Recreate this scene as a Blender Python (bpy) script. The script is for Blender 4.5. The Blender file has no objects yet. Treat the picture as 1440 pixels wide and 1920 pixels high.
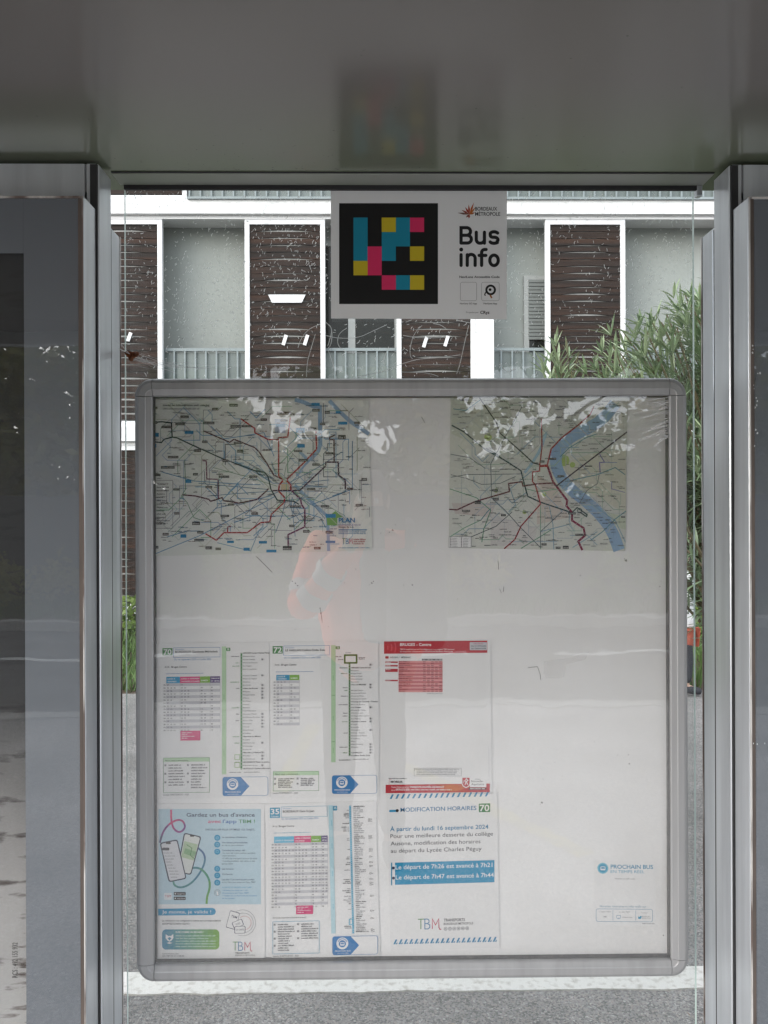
import bpy, bmesh, math, random
from mathutils import Vector, Matrix, noise
R = math.radians
PI = math.pi
sc = bpy.context.scene
col = sc.collection
random.seed(7)

# ------------------------------------------------------------------ camera
F = 1443.0
CAMZ = 1.55
YAW, ROLL = R(0.65), R(0.20)
_f = Vector((math.sin(YAW), math.cos(YAW), 0))
_r0 = Vector((math.cos(YAW), -math.sin(YAW), 0))
_u0 = Vector((0, 0, 1))
_r = _r0 * math.cos(ROLL) - _u0 * math.sin(ROLL)
_u = _u0 * math.cos(ROLL) + _r0 * math.sin(ROLL)
CAM = Vector((0, 0, CAMZ))


def ray(px, py):
    return _f + _r * ((px - 720) / F) - _u * ((py - 960) / F)


def at(px, py, Y):
    """world point on the vertical plane y = Y that a photo measurement refers to"""
    d = ray(px, py)
    return CAM + d * (Y / d.y)


def X(px, Y, py=960):
    return at(px, py, Y).x


def Z(py, Y, px=720):
    return at(px, py, Y).z


cam = bpy.data.cameras.new('camera')
cam.sensor_fit = 'HORIZONTAL'
cam.sensor_width = 36
cam.lens = 36 * F / 1440
cam.clip_start = 0.02
cam.clip_end = 500
co = bpy.data.objects.new('camera', cam)
col.objects.link(co)
M = Matrix.Identity(4)
for i in range(3):
    M[i][0], M[i][1], M[i][2], M[i][3] = _r[i], _u[i], -_f[i], CAM[i]
co.matrix_world = M
sc.camera = co


# ------------------------------------------------------------------ materials
def lin(c):
    return c / 12.92 if c <= 0.04045 else ((c + 0.055) / 1.055) ** 2.4


def hexc(h, k=1.0):
    h = h.lstrip('#')
    return tuple(lin(int(h[i:i + 2], 16) / 255) * k for i in (0, 2, 4))


MATS = {}


def mat(name, color=(0.5, 0.5, 0.5), rough=0.5, metal=0.0, var=0.0, vscale=8.0, bump=0.0, bscale=200.0,
        color2=None, spec=0.5, coat=0.0, stretch=None, detail=4.0, lo=0.35, hi=0.65):
    m = bpy.data.materials.new(name)
    m.use_nodes = True
    nt = m.node_tree
    b = nt.nodes['Principled BSDF']
    b.inputs['Base Color'].default_value = (*color, 1)
    b.inputs['Roughness'].default_value = rough
    b.inputs['Metallic'].default_value = metal
    b.inputs['Specular IOR Level'].default_value = spec
    b.inputs['Coat Weight'].default_value = coat
    tc = nt.nodes.new('ShaderNodeTexCoord')
    src = tc.outputs['Object']
    if stretch:
        mp = nt.nodes.new('ShaderNodeMapping')
        mp.inputs['Scale'].default_value = stretch
        nt.links.new(src, mp.inputs['Vector'])
        src = mp.outputs['Vector']
    if color2 is None and var:
        color2 = tuple(max(0, c * (1 - var)) for c in color)
    if color2 is not None:
        n = nt.nodes.new('ShaderNodeTexNoise')
        n.inputs['Scale'].default_value = vscale
        n.inputs['Detail'].default_value = detail
        nt.links.new(src, n.inputs['Vector'])
        r = nt.nodes.new('ShaderNodeValToRGB')
        r.color_ramp.elements[0].position = lo
        r.color_ramp.elements[1].position = hi
        r.color_ramp.elements[0].color = (*color, 1)
        r.color_ramp.elements[1].color = (*color2, 1)
        nt.links.new(n.outputs['Fac'], r.inputs['Fac'])
        nt.links.new(r.outputs['Color'], b.inputs['Base Color'])
    if bump:
        n2 = nt.nodes.new('ShaderNodeTexNoise')
        n2.inputs['Scale'].default_value = bscale
        n2.inputs['Detail'].default_value = 3
        nt.links.new(tc.outputs['Object'], n2.inputs['Vector'])
        bp = nt.nodes.new('ShaderNodeBump')
        bp.inputs['Strength'].default_value = bump
        bp.inputs['Distance'].default_value = 0.01
        nt.links.new(n2.outputs['Fac'], bp.inputs['Height'])
        nt.links.new(bp.outputs['Normal'], b.inputs['Normal'])
    MATS[name] = m
    return m


def glass_mat(name, tint=(0.97, 0.99, 0.98), veil=0.02, wob=0.0, f0=0.04, wscale=6.0, film=False):
    """clear pane: Schlick mix of straight-through and mirror, plus a thin veil of dirt"""
    m = bpy.data.materials.new(name)
    m.use_nodes = True
    nt = m.node_tree
    nt.nodes.clear()
    L = nt.links.new
    out = nt.nodes.new('ShaderNodeOutputMaterial')
    tr = nt.nodes.new('ShaderNodeBsdfTransparent')
    tr.inputs['Color'].default_value = (*tint, 1)
    gl = nt.nodes.new('ShaderNodeBsdfGlossy')
    gl.inputs['Roughness'].default_value = 0.0
    lw = nt.nodes.new('ShaderNodeLayerWeight')
    p = nt.nodes.new('ShaderNodeMath'); p.operation = 'POWER'; p.inputs[1].default_value = 5
    L(lw.outputs['Facing'], p.inputs[0])
    k = nt.nodes.new('ShaderNodeMath'); k.operation = 'MULTIPLY_ADD'
    k.inputs[1].default_value = 1 - f0; k.inputs[2].default_value = f0
    L(p.outputs[0], k.inputs[0])
    mx = nt.nodes.new('ShaderNodeMixShader')
    L(k.outputs[0], mx.inputs[0]); L(tr.outputs[0], mx.inputs[1]); L(gl.outputs[0], mx.inputs[2])
    tc = nt.nodes.new('ShaderNodeTexCoord')
    df = nt.nodes.new('ShaderNodeBsdfDiffuse')
    df.inputs['Color'].default_value = (0.8, 0.82, 0.82, 1)
    n = nt.nodes.new('ShaderNodeTexNoise')
    n.inputs['Scale'].default_value = 5; n.inputs['Detail'].default_value = 6
    L(tc.outputs['Object'], n.inputs['Vector'])
    v = nt.nodes.new('ShaderNodeMath'); v.operation = 'MULTIPLY'; v.inputs[1].default_value = veil * 2
    L(n.outputs['Fac'], v.inputs[0])
    m2 = nt.nodes.new('ShaderNodeMixShader')
    L(v.outputs[0], m2.inputs[0]); L(mx.outputs[0], m2.inputs[1]); L(df.outputs[0], m2.inputs[2])
    L(m2.outputs[0], out.inputs['Surface'])
    if wob:
        n2 = nt.nodes.new('ShaderNodeTexNoise')
        n2.inputs['Scale'].default_value = wscale; n2.inputs['Detail'].default_value = 2
        mp = nt.nodes.new('ShaderNodeMapping'); mp.inputs['Scale'].default_value = (1, 1, 1.6)
        L(tc.outputs['Object'], mp.inputs['Vector']); L(mp.outputs[0], n2.inputs['Vector'])
        bp = nt.nodes.new('ShaderNodeBump'); bp.inputs['Strength'].default_value = wob
        bp.inputs['Distance'].default_value = 0.01
        L(n2.outputs['Fac'], bp.inputs['Height']); L(bp.outputs['Normal'], gl.inputs['Normal'])
    MATS[name] = m
    return m


def mixed(name, color, alpha, rough=0.8):
    m = bpy.data.materials.new(name)
    m.use_nodes = True
    nt = m.node_tree
    b = nt.nodes['Principled BSDF']
    b.inputs['Base Color'].default_value = (*color, 1)
    b.inputs['Roughness'].default_value = rough
    b.inputs['Alpha'].default_value = alpha
    return m


# ------------------------------------------------------------------ objects
def link(o, parent=None):
    col.objects.link(o)
    if parent:
        o.parent = parent
    return o


def mesh_obj(name, verts, faces, m=None, parent=None, smooth=False):
    me = bpy.data.meshes.new(name)
    me.from_pydata([tuple(v) for v in verts], [], faces)
    me.update()
    if m:
        me.materials.append(m)
    if smooth:
        me.polygons.foreach_set('use_smooth', [True] * len(me.polygons))
    return link(bpy.data.objects.new(name, me), parent)


def bm_obj(name, bm, m=None, parent=None, smooth=False):
    me = bpy.data.meshes.new(name)
    bmesh.ops.recalc_face_normals(bm, faces=bm.faces[:])
    bm.to_mesh(me)
    bm.free()
    for x in (m if isinstance(m, (list, tuple)) else [m]):
        if x:
            me.materials.append(x)
    if smooth:
        me.polygons.foreach_set('use_smooth', [True] * len(me.polygons))
    return link(bpy.data.objects.new(name, me), parent)


def tag(o, label=None, cat=None, group=None, kind=None):
    if label: o['label'] = label
    if cat: o['category'] = cat
    if group: o['group'] = group
    if kind: o['kind'] = kind
    return o


def empty(name, loc=(0, 0, 0), label=None, cat=None, group=None):
    o = bpy.data.objects.new(name, None)
    o.location = loc
    o.empty_display_size = 0.1
    link(o)
    return tag(o, label, cat, group)


def copy_tree(o, parent=None):
    c = o.copy()
    col.objects.link(c)
    c.parent = parent
    for ch in [x for x in o.children]:
        copy_tree(ch, c)
    return c


def box(bm, x0, x1, y0, y1, z0, z1, mi=0, bevel=0.0, seg=2):
    r = bmesh.ops.create_cube(bm, size=1)
    vs = r['verts']
    bmesh.ops.scale(bm, vec=(x1 - x0, y1 - y0, z1 - z0), verts=vs)
    bmesh.ops.translate(bm, vec=((x0 + x1) / 2, (y0 + y1) / 2, (z0 + z1) / 2), verts=vs)
    fs = {f for v in vs for f in v.link_faces}
    for f in fs:
        f.material_index = mi
    if bevel:
        es = {e for v in vs for e in v.link_edges}
        bmesh.ops.bevel(bm, geom=list(es), offset=bevel, segments=seg, profile=0.5, affect='EDGES')


def box_obj(name, x0, x1, y0, y1, z0, z1, m, parent=None, bevel=0.0, seg=2):
    bm = bmesh.new()
    box(bm, x0, x1, y0, y1, z0, z1, 0, bevel, seg)
    return bm_obj(name, bm, m, parent)


def tube(bm, pts, rads, n=8, caps=True):
    pts = [Vector(p) for p in pts]
    rings = []
    up = Vector((0.13, 0.31, 0.94)).normalized()
    for i, p in enumerate(pts):
        a = pts[max(i - 1, 0)]
        b = pts[min(i + 1, len(pts) - 1)]
        d = (b - a).normalized()
        s = d.cross(up)
        if s.length < 1e-3:
            s = d.cross(Vector((1, 0, 0)))
        s.normalize()
        t = s.cross(d)
        rad = rads[i] if isinstance(rads, (list, tuple)) else rads
        rings.append([bm.verts.new(p + (s * math.cos(2 * PI * k / n) + t * math.sin(2 * PI * k / n)) * rad) for k in range(n)])
    for i in range(len(rings) - 1):
        for k in range(n):
            bm.faces.new((rings[i][k], rings[i][(k + 1) % n], rings[i + 1][(k + 1) % n], rings[i + 1][k]))
    if caps:
        bm.faces.new(rings[0][::-1])
        bm.faces.new(rings[-1])


# ------------------------------------------------------------------ printing
_tc = {}


def text_mesh(s, off):
    key = (s, off)
    if key in _tc:
        return _tc[key]
    c = bpy.data.curves.new('t', 'FONT')
    c.body = s
    c.size = 1
    c.offset = off
    c.resolution_u = 3
    o = bpy.data.objects.new('t', c)
    col.objects.link(o)
    dg = bpy.context.evaluated_depsgraph_get()
    me = bpy.data.meshes.new_from_object(o.evaluated_get(dg))
    vs = [(v.co.x, v.co.y) for v in me.vertices]
    fs = [tuple(p.vertices) for p in me.polygons]
    bpy.data.objects.remove(o)
    bpy.data.curves.remove(c)
    bpy.data.meshes.remove(me)
    _tc[key] = (vs, fs)
    return _tc[key]


CAPH = max(v[1] for v in text_mesh('H', 0)[0])


class Ink:
    """flat print on a sheet: photo-crop coordinates mapped onto the vertical plane of the sheet"""
    STEP = 2.5e-6

    def __init__(s, Y, ox, oy, k, slope=0.0, x0=0.0):
        s.Y, s.ox, s.oy, s.k, s.slope, s.x0 = Y, ox, oy, k, slope, x0
        s.v, s.f, s.c, s.n = [], [], [], 0

    def P(s, x, y, d):
        p = at(s.ox + x / s.k, s.oy + (y + s.slope * (x - s.x0)) / s.k, s.Y)
        p.y = s.Y - d
        return p

    def add(s, pts, faces, c):
        d = 0.0004 + s.n * s.STEP
        s.n += 1
        b = len(s.v)
        s.v += [s.P(x, y, d) for x, y in pts]
        s.f += [tuple(b + i for i in f) for f in faces]
        s.c += [c] * len(faces)

    def poly(s, pts, c):
        s.add(pts, [tuple(range(len(pts)))], c)

    def rect(s, x0, y0, x1, y1, c):
        s.poly([(x0, y0), (x1, y0), (x1, y1), (x0, y1)], c)

    def rrect(s, x0, y0, x1, y1, r, c, seg=5):
        s.poly(rr(x0, y0, x1, y1, r, seg), c)

    def frame(s, x0, y0, x1, y1, w, c, r=0.0):
        o = rr(x0, y0, x1, y1, max(r, 0.01), 4)
        i = rr(x0 + w, y0 + w, x1 - w, y1 - w, max(r - w, 0.01), 4)
        n = len(o)
        s.add(o + i, [(a, (a + 1) % n, n + (a + 1) % n, n + a) for a in range(n)], c)

    def disc(s, x, y, r, c, n=20):
        s.poly([(x + r * math.cos(2 * PI * i / n), y + r * math.sin(2 * PI * i / n)) for i in range(n)], c)

    def ring(s, x, y, r, w, c, n=24, a0=0, a1=360):
        m = n + 1
        A = [R(a0 + (a1 - a0) * i / n) for i in range(m)]
        o = [(x + r * math.cos(a), y + r * math.sin(a)) for a in A]
        q = [(x + (r - w) * math.cos(a), y + (r - w) * math.sin(a)) for a in A]
        s.add(o + q, [(i, i + 1, m + i + 1, m + i) for i in range(n)], c)

    def line(s, pts, w, c, smooth=0):
        pts = [Vector(p) for p in pts]
        for _ in range(smooth):
            q = [pts[0]]
            for a, b in zip(pts, pts[1:]):
                q += [a * 0.75 + b * 0.25, a * 0.25 + b * 0.75]
            pts = q + [pts[-1]]
        L, Rr = [], []
        for i, p in enumerate(pts):
            d1 = (p - pts[i - 1]).normalized() if i else None
            d2 = (pts[i + 1] - p).normalized() if i < len(pts) - 1 else None
            d = (d1 or d2) if not (d1 and d2) else (d1 + d2)
            if d.length < 1e-4:
                d = d1
            d = d.normalized()
            n = Vector((-d.y, d.x))
            k = 1.0
            if d1 and d2:
                k = 1 / max(0.5, abs(n.dot(Vector((-d1.y, d1.x)))))
            L.append(p + n * w / 2 * k)
            Rr.append(p - n * w / 2 * k)
        m = len(pts)
        s.add([tuple(q) for q in L + Rr], [(i, i + 1, m + i + 1, m + i) for i in range(m - 1)], c)

    def dashes(s, pts, w, c, dash, gap):
        for a, b in zip(pts, pts[1:]):
            a, b = Vector(a), Vector(b)
            l = (b - a).length
            t = 0
            while t < l:
                s.line([a.lerp(b, t / l), a.lerp(b, min(1, (t + dash) / l))], w, c)
                t += dash + gap

    def text(s, x, y, cap, body, c, x1=None, off=0.0, rot=0.0, align='L'):
        vs, fs = text_mesh(body, off)
        if not vs:
            return
        mx = max(v[0] for v in vs)
        mn = min(v[0] for v in vs)
        ky = cap / CAPH
        kx = (x1 - x) / (mx - mn) if x1 is not None else ky
        if align == 'C':
            x -= (mx - mn) * kx / 2
        cr, sr = math.cos(rot), math.sin(rot)
        pts = []
        for a, b in vs:
            u, w = (a - mn) * kx, -b * ky
            pts.append((x + u * cr - w * sr, y + u * sr + w * cr))
        s.add(pts, fs, c)

    def greek(s, x0, x1, y, h, c, rng, fill=0.62):
        """lines of lettering too small to read: rows of glyph-sized strokes"""
        x = x0
        pts, fs = [], []
        while x < x1:
            wl = rng.uniform(2, 6) * h
            e = min(x + wl, x1)
            while x < e:
                g = h * rng.uniform(0.35, 0.65)
                hh = h * rng.choice((1, 0.72, 0.72, 0.72, 1.0))
                t = g * fill
                b = len(pts)
                pts += [(x, y - hh), (x + t, y - hh), (x + t, y), (x, y)]
                fs.append((b, b + 1, b + 2, b + 3))
                x += g
            x += h * 0.45
        if fs:
            s.add(pts, fs, c)

    def build(s, name, paper, thick, pcol, m, parent=None):
        """one mesh: the sheet itself (a thin slab) and its print"""
        n = len(paper)
        fr = [s.P(x, y, 0.0002) for x, y in paper]
        bk = [Vector((p.x, s.Y - 0.0002 + thick, p.z)) for p in fr]
        b = len(s.v)
        s.v += fr + bk
        s.f.append(tuple(b + i for i in range(n)))
        s.f.append(tuple(b + n + i for i in range(n))[::-1])
        s.c += [pcol, pcol]
        for i in range(n):
            j = (i + 1) % n
            s.f.append((b + i, b + n + i, b + n + j, b + j))
            s.c.append(pcol)
        base = sum(fr, Vector()) / n
        me = bpy.data.meshes.new(name)
        me.from_pydata([tuple(v - base) for v in s.v], [], s.f)
        at_ = me.color_attributes.new('Ink', 'FLOAT_COLOR', 'CORNER')
        buf = []
        for p, c in zip(me.polygons, s.c):
            buf += [c[0], c[1], c[2], 1.0] * p.loop_total
        at_.data.foreach_set('color', buf)
        me.materials.append(m)
        o = bpy.data.objects.new(name, me)
        o.location = base
        return link(o, parent)


def rr(x0, y0, x1, y1, r, seg=5):
    pts = []
    for cx, cy, a in ((x1 - r, y1 - r, 0), (x0 + r, y1 - r, 90), (x0 + r, y0 + r, 180), (x1 - r, y0 + r, 270)):
        for i in range(seg + 1):
            t = R(a + 90 * i / seg)
            pts.append((cx + r * math.cos(t), cy + r * math.sin(t)))
    return pts


def print_mat(name, rough=0.45, spec=0.4, var=0.05):
    m = bpy.data.materials.new(name)
    m.use_nodes = True
    nt = m.node_tree
    b = nt.nodes['Principled BSDF']
    b.inputs['Roughness'].default_value = rough
    b.inputs['Specular IOR Level'].default_value = spec
    a = nt.nodes.new('ShaderNodeAttribute')
    a.attribute_name = 'Ink'
    n = nt.nodes.new('ShaderNodeTexNoise')
    n.inputs['Scale'].default_value = 14
    n.inputs['Detail'].default_value = 5
    tc = nt.nodes.new('ShaderNodeTexCoord')
    nt.links.new(tc.outputs['Object'], n.inputs['Vector'])
    mr = nt.nodes.new('ShaderNodeMapRange')
    mr.inputs['To Min'].default_value = 1 - var
    mr.inputs['To Max'].default_value = 1.0
    nt.links.new(n.outputs['Fac'], mr.inputs['Value'])
    mx = nt.nodes.new('ShaderNodeMix')
    mx.data_type = 'RGBA'
    mx.blend_type = 'MULTIPLY'
    mx.inputs['Factor'].default_value = 1
    nt.links.new(a.outputs['Color'], mx.inputs[6])
    nt.links.new(mr.outputs['Result'], mx.inputs[7])
    nt.links.new(mx.outputs[2], b.inputs['Base Color'])
    return m
# ================================================================== the sheets on the board
YP = 1.462          # plane of the sheets
K = 0.86
def H(h): return hexc(h, K)
WHITE = (0.80, 0.80, 0.80)
BLK, DGR, GRY, LGR = H('#17171b'), H('#45464c'), H('#8a8c92'), H('#d2d2d8')
BLUE, TEAL, SKY, PALE = H('#2a7fc0'), H('#1098c6'), H('#5bbce0'), H('#bfe3f2')
PINK, GREEN, LIME, PURP = H('#e0337c'), H('#4b9150'), H('#7fb53c'), H('#54357a')
RED, NAVY, MINT = H('#c22333'), H('#1d2b55'), H('#bfe0b8')
INK = print_mat('printed_paper')

ARROW_BUS = []
def bus_badge(k, x, y, r, disc, fg):
    k.disc(x, y, r, disc, 28)
    k.ring(x, y, r * .82, r * .13, fg, 24, 200, 340)
    k.rrect(x - r * .42, y - r * .38, x + r * .42, y + r * .38, r * .14, fg)
    k.rect(x - r * .3, y - r * .22, x + r * .3, y + r * .08, disc)
    k.disc(x - r * .22, y + r * .42, r * .1, fg, 8)
    k.disc(x + r * .22, y + r * .42, r * .1, fg, 8)


def scan_panel(k, x0, y0, x1, y1, rng):
    k.rrect(x0, y0, x1, y1, 26, BLUE)
    k.rrect(x0 + 4, y0 + 4, x1 - 4, y1 - 4, 23, WHITE)
    w = x1 - x0
    k.poly([(x0, y0 + 24), (x0 + 7, y0 + 7), (x0 + 24, y0), (x0 + w * .40, y0), (x0 + w * .59, (y0 + y1) / 2), (x0 + w * .40, y1),
            (x0 + 24, y1), (x0 + 7, y1 - 7), (x0, y1 - 24)], BLUE)
    cx, cy = x0 + w * .22, y0 + (y1 - y0) * .38
    k.disc(cx, cy, 67, WHITE, 28)
    k.ring(cx, cy, 56, 8, BLUE, 24, 200, 340)
    k.disc(cx, cy + 4, 40, BLUE, 24)
    k.rrect(cx - 24, cy - 14, cx + 24, cy + 24, 8, WHITE)
    k.rect(cx - 18, cy - 6, cx + 18, cy + 10, BLUE)
    k.text(x0 + 30, y1 - 38, 15, 'PROCHAIN BUS', WHITE, x0 + w * .40, .015)
    k.text(x0 + 60, y1 - 14, 11, 'EN TEMPS RÉEL', WHITE, x0 + w * .36)


def timetable(k, rng, x0, xc, ytop, rows, pitch, heads, hh, marks, stripe0=0):
    """xc: column edges; heads: (colour, lines); marks: columns of minutes per column"""
    for (a, b), (c, lines) in zip(zip(xc, xc[1:]), heads):
        k.rect(a, ytop, b - 1, ytop + hh, c)
        for i, t in enumerate(lines):
            yb = ytop + hh * (i + 1) / (len(lines) + .35)
            k.text(a + 12, yb, 15, t, WHITE, min(b - 8, a + 12 + len(t) * 13), .012)
    y = ytop + hh
    for r in range(rows):
        if r % 2 == stripe0:
            k.rect(x0 + 20, y + 2, xc[-1], y + pitch, LGR)
        k.text(x0 - 8, y + pitch * .78, 14, '%02dh' % ((5 + r) % 24), BLK, x0 + 16, .015)
        for j, (a, b) in enumerate(zip(xc, xc[1:])):
            n = marks[j][r % len(marks[j])]
            m0 = rng.randint(0, 12)
            for q in range(n):
                mm = (m0 + q * (60 // max(n, 1)) + rng.randint(0, 4)) % 60
                k.text(a + 10 + q * 38, y + pitch * .78, 14, '%02d' % mm, BLK, a + 30 + q * 38, .012)
        y += pitch
    for a in xc[1:]:
        k.line([(a, ytop + hh), (a, y)], 1.6, GRY)
    return y


def stops_line(k, rng, x, y0, y1, w, c, ys, names, sub, bold=()):
    k.line([(x, y0), (x, y1)], w, c)
    for i, y in enumerate(ys):
        k.rect(x - w * .16, y - 5, x + w * .16, y + 5, WHITE)
        nm = names[i] if i < len(names) else None
        b = nm in bold
        if nm:
            k.text(x + w + 10, y + 7, 15, nm, BLK if b else DGR, x + w + 10 + len(nm) * (11.5 if b else 9.8), .02 if b else .0)
            k.disc(x + w + 1, y, 5, c, 8)
        if rng.random() < .35:
            l = rng.uniform(25, 100)
            k.greek(x - w - 8 - l, x - w - 8, y + 6, 13, DGR if rng.random() < .6 else c, rng)
        if rng.random() < .36:
            k.frame(x + 230, y - 12, x + 254, y + 12, 3, GRY, 4)
            k.rect(x + 236, y - 5, x + 248, y + 6, DGR)
            k.text(x + 258, y + 8, 13, str(rng.randint(1, 9)), DGR)


def legend(k, rng, x0, y0, x1, y1, c, title, fill, items):
    k.frame(x0, y0, x1, y1, 4, c)
    if title:
        k.rect(x0 + 4, y0 + 4, x1 - 4, y0 + 46, fill)
        k.text(x0 + 22, y0 + 40, 18, title, BLK, x0 + 22 + len(title) * 12.3, .012)
    for col_ in range(2):
        y = y0 + (92 if title else 42)
        for i in range(items[col_]):
            bx = x0 + 40 + col_ * 262
            if i % 3 == 0:
                k.frame(bx - 28, y - 18, bx - 6, y + 4, 3, DGR, 4)
                k.rect(bx - 22, y - 12, bx - 12, y - 2, DGR)
            k.greek(bx + 20, min(bx + 20 + rng.uniform(110, 195), x1 - 12), y, 15, DGR, rng)
            y += (y1 - y0 - (110 if title else 50)) / max(items)


sheets = []
# --- line 70
rg = random.Random(70)
k = Ink(YP, 290, 1190, 6.195, -0.012, 90)
k.rect(90, 157, 208, 240, GREEN)
k.text(104, 229, 58, '70', WHITE, 196, .02)
k.frame(218, 152, 762, 268, 4, BLUE)
k.text(240, 180, 15, 'Direction', BLUE, 340)
k.text(240, 213, 23, 'BORDEAUX Gambetta-Mériadeck', BLK, 736, .02)
k.text(228, 300, 20, 'Du 1er septembre 2025 au 3 juillet 2026', BLUE, 655)
k.text(118, 385, 20, 'Arrêt :', BLK, 180)
k.text(195, 385, 20, 'Bruges Centre', BLK, 372, .015)
k.greek(130, 560, 458, 9, BLUE, rg)
timetable(k, rg, 112, [136, 296, 527, 645, 762], 490, 16, 35.2,
          [(TEAL, ['LUNDI À', 'VENDREDI']), (PINK, ['LUNDI À VENDREDI', 'VACANCES SCOLAIRES']), (LIME, ['SAMEDI']), (PURP, ['DIMANCHE', 'ET FÊTES'])], 74,
          [[1, 3, 2, 3, 3, 2], [1, 2, 3, 3, 3, 2], [0, 1, 1, 2, 2, 2, 2], [0, 1, 1, 1, 1, 1]])
k.rect(300, 1119, 532, 1232, PINK)
for i, l in enumerate((120, 60, 150, 70)):
    k.greek(316, 316 + l, 1146 + i * 21, 11, WHITE, rg)
k.rect(782, 145, 832, 1630, MINT)
for y in (760, 1100, 1420):
    k.line([(806, y - 60), (806, y)], 7, H('#8fbf8a'))
k.rrect(830, 160, 880, 198, 8, GREEN)
k.text(842, 190, 22, '70', WHITE, 868, .02)
names70 = ['BRUGES Lycée Charles Péguy', 'Hameau Olives', 'Lycée Charles', 'Porte du Bouscat', 'Le Vigean', 'Les Coquelicots', '', 'Centre Culturel', 'Place du Vigean', 'Eysines',
           'La Forêt', 'Gare de Bruges', 'Majolan', 'Bruges Centre', 'Mairie', 'La Poste', 'Ausone', 'Rivière', 'Les Arbousiers', 'Rue Jean Moulin', 'Le Bouscat Ravezies', 'Cours Zola',
           'Primevère', 'Tivoli', 'Saint-Amand', 'Caudéran', 'Barrière du Médoc', 'Lavalle', 'Bd Pierre 1er', 'Fondaudège', 'Lestonnat', 'Barrière Judaïque', 'Mondésir', 'La Chartreuse',
           'BORDEAUX Palais de Justice', 'Mériadeck centre', 'BORDEAUX Gambetta-Mériadeck']
ys = [225 + i * (1565 - 225) / 36 for i in range(37)]
stops_line(k, rg, 1008, 222, 1575, 20, GREEN, ys, names70, GREEN, {names70[0], 'Gare de Bruges', 'Barrière du Médoc', 'Barrière Judaïque', names70[34], names70[36]})
for y in (1400, 1490):
    k.frame(930, y, 992, y + 62, 5, LIME)
k.greek(870, 1010, 1612, 11, DGR, rg); k.greek(1040, 1220, 1612, 11, DGR, rg)
legend(k, rg, 103, 1430, 640, 1836, GREEN, 'Nous vous y emmenons...', MINT, (8, 9))
k.text(104, 1866, 18, 'Licence 70 RETOUR 013 - 2025', DGR, 396)
scan_panel(k, 790, 1660, 1318, 1880, rg)
sheets.append((k, 'bus_timetable', [(12, 100), (1330, 100), (1338, 1902), (14, 1912)],
               'white timetable sheet with green 70 badge, topmost left of the timetables'))

# --- line 72
rg = random.Random(72)
k = Ink(YP, 495, 1190, 6.196, -0.01, 100)
k.rect(100, 133, 217, 220, GREEN)
k.text(112, 208, 60, '72', WHITE, 206, .02)
k.frame(226, 130, 764, 244, 4, BLUE)
k.text(250, 160, 15, 'Direction', BLUE, 350)
k.text(248, 194, 23, 'LE HAILLAN Collège Emile Zola', BLK, 710, .02)
k.text(235, 278, 20, 'Du 1er septembre 2025 au 3 juillet 2026', BLUE, 658)
k.text(126, 360, 20, 'Arrêt :', BLK, 190)
k.text(202, 360, 20, 'Bruges Centre', BLK, 376, .015)
k.greek(140, 570, 436, 9, BLUE, rg)
timetable(k, rg, 120, [144, 298, 412], 468, 15, 35.0, [(TEAL, ['LUNDI À', 'VENDREDI']), (LIME, ['SAMEDI'])], 62,
          [[3, 2, 2, 2, 1, 1, 2, 1], [0, 1, 2, 1, 1, 2, 1]])
k.rect(780, 128, 832, 1488, MINT)
for y in (540, 1010, 1380):
    k.line([(804, y - 60), (804, y)], 7, H('#8fbf8a'))
for y in (708, 1248):
    k.rect(780, y, 832, y + 4, GREEN)
k.rrect(832, 140, 882, 176, 8, GREEN)
k.text(844, 168, 22, '72', WHITE, 870, .02)
k.text(950, 224, 15, 'Ecoles', DGR, 1012)
k.frame(928, 236, 1086, 346, 20, H('#3f7a35'), 8)
k.greek(830, 900, 268, 13, DGR, rg); k.greek(860, 920, 302, 13, DGR, rg); k.greek(1100, 1168, 282, 13, DGR, rg); k.greek(1100, 1165, 298, 13, DGR, rg)
names72 = ['', 'BRUGES Camp de Foix', 'Ravezies', 'Serge Doyen', 'Rue du Stade', 'Grand Darnal', 'La Vache', 'Parc de BRUGES', '', 'Bruges Centre', 'Avenue de Verdun', 'Route du Médoc', 'Général de Gaulle',
           'Champ de Courses - Treulon', 'Parc de Rivière', 'Le Vigean', 'Route du Taillan', 'Moulin à vent', 'Collège Albert Camus', 'Le Plateau', 'Eysines Centre', 'Temple', 'Lescalle', 'Cimetière',
           'Forum - Thouars', 'Domaine du Pinsan', 'Toussaint', 'Parc', 'Saint Exupéry', 'Bonneau', '', 'LE HAILLAN', 'Collège Emile Zola']
ys = [360 + i * (1412 - 360) / 32 for i in range(33)]
stops_line(k, rg, 994, 340, 1418, 20, H('#3f7a35'), ys, names72, GREEN, {'BRUGES Camp de Foix', 'Parc de BRUGES', 'Champ de Courses - Treulon', 'Le Vigean', 'Eysines Centre', 'LE HAILLAN', 'Collège Emile Zola'})
k.greek(870, 1005, 1468, 11, DGR, rg); k.greek(1040, 1215, 1460, 11, DGR, rg)
legend(k, rg, 106, 1588, 638, 1816, GREEN, 'Nous vous y emmenons...', MINT, (6, 5))
k.text(104, 1848, 18, 'Licence 72 RETOUR 011 - 2025', DGR, 392)
scan_panel(k, 790, 1640, 1312, 1855, rg)
sheets.append((k, 'bus_timetable', [(68, 82), (1326, 82), (1338, 1890), (78, 1900)],
               'white timetable sheet with green 72 badge, between the 70 sheet and the red sheet'))

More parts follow.
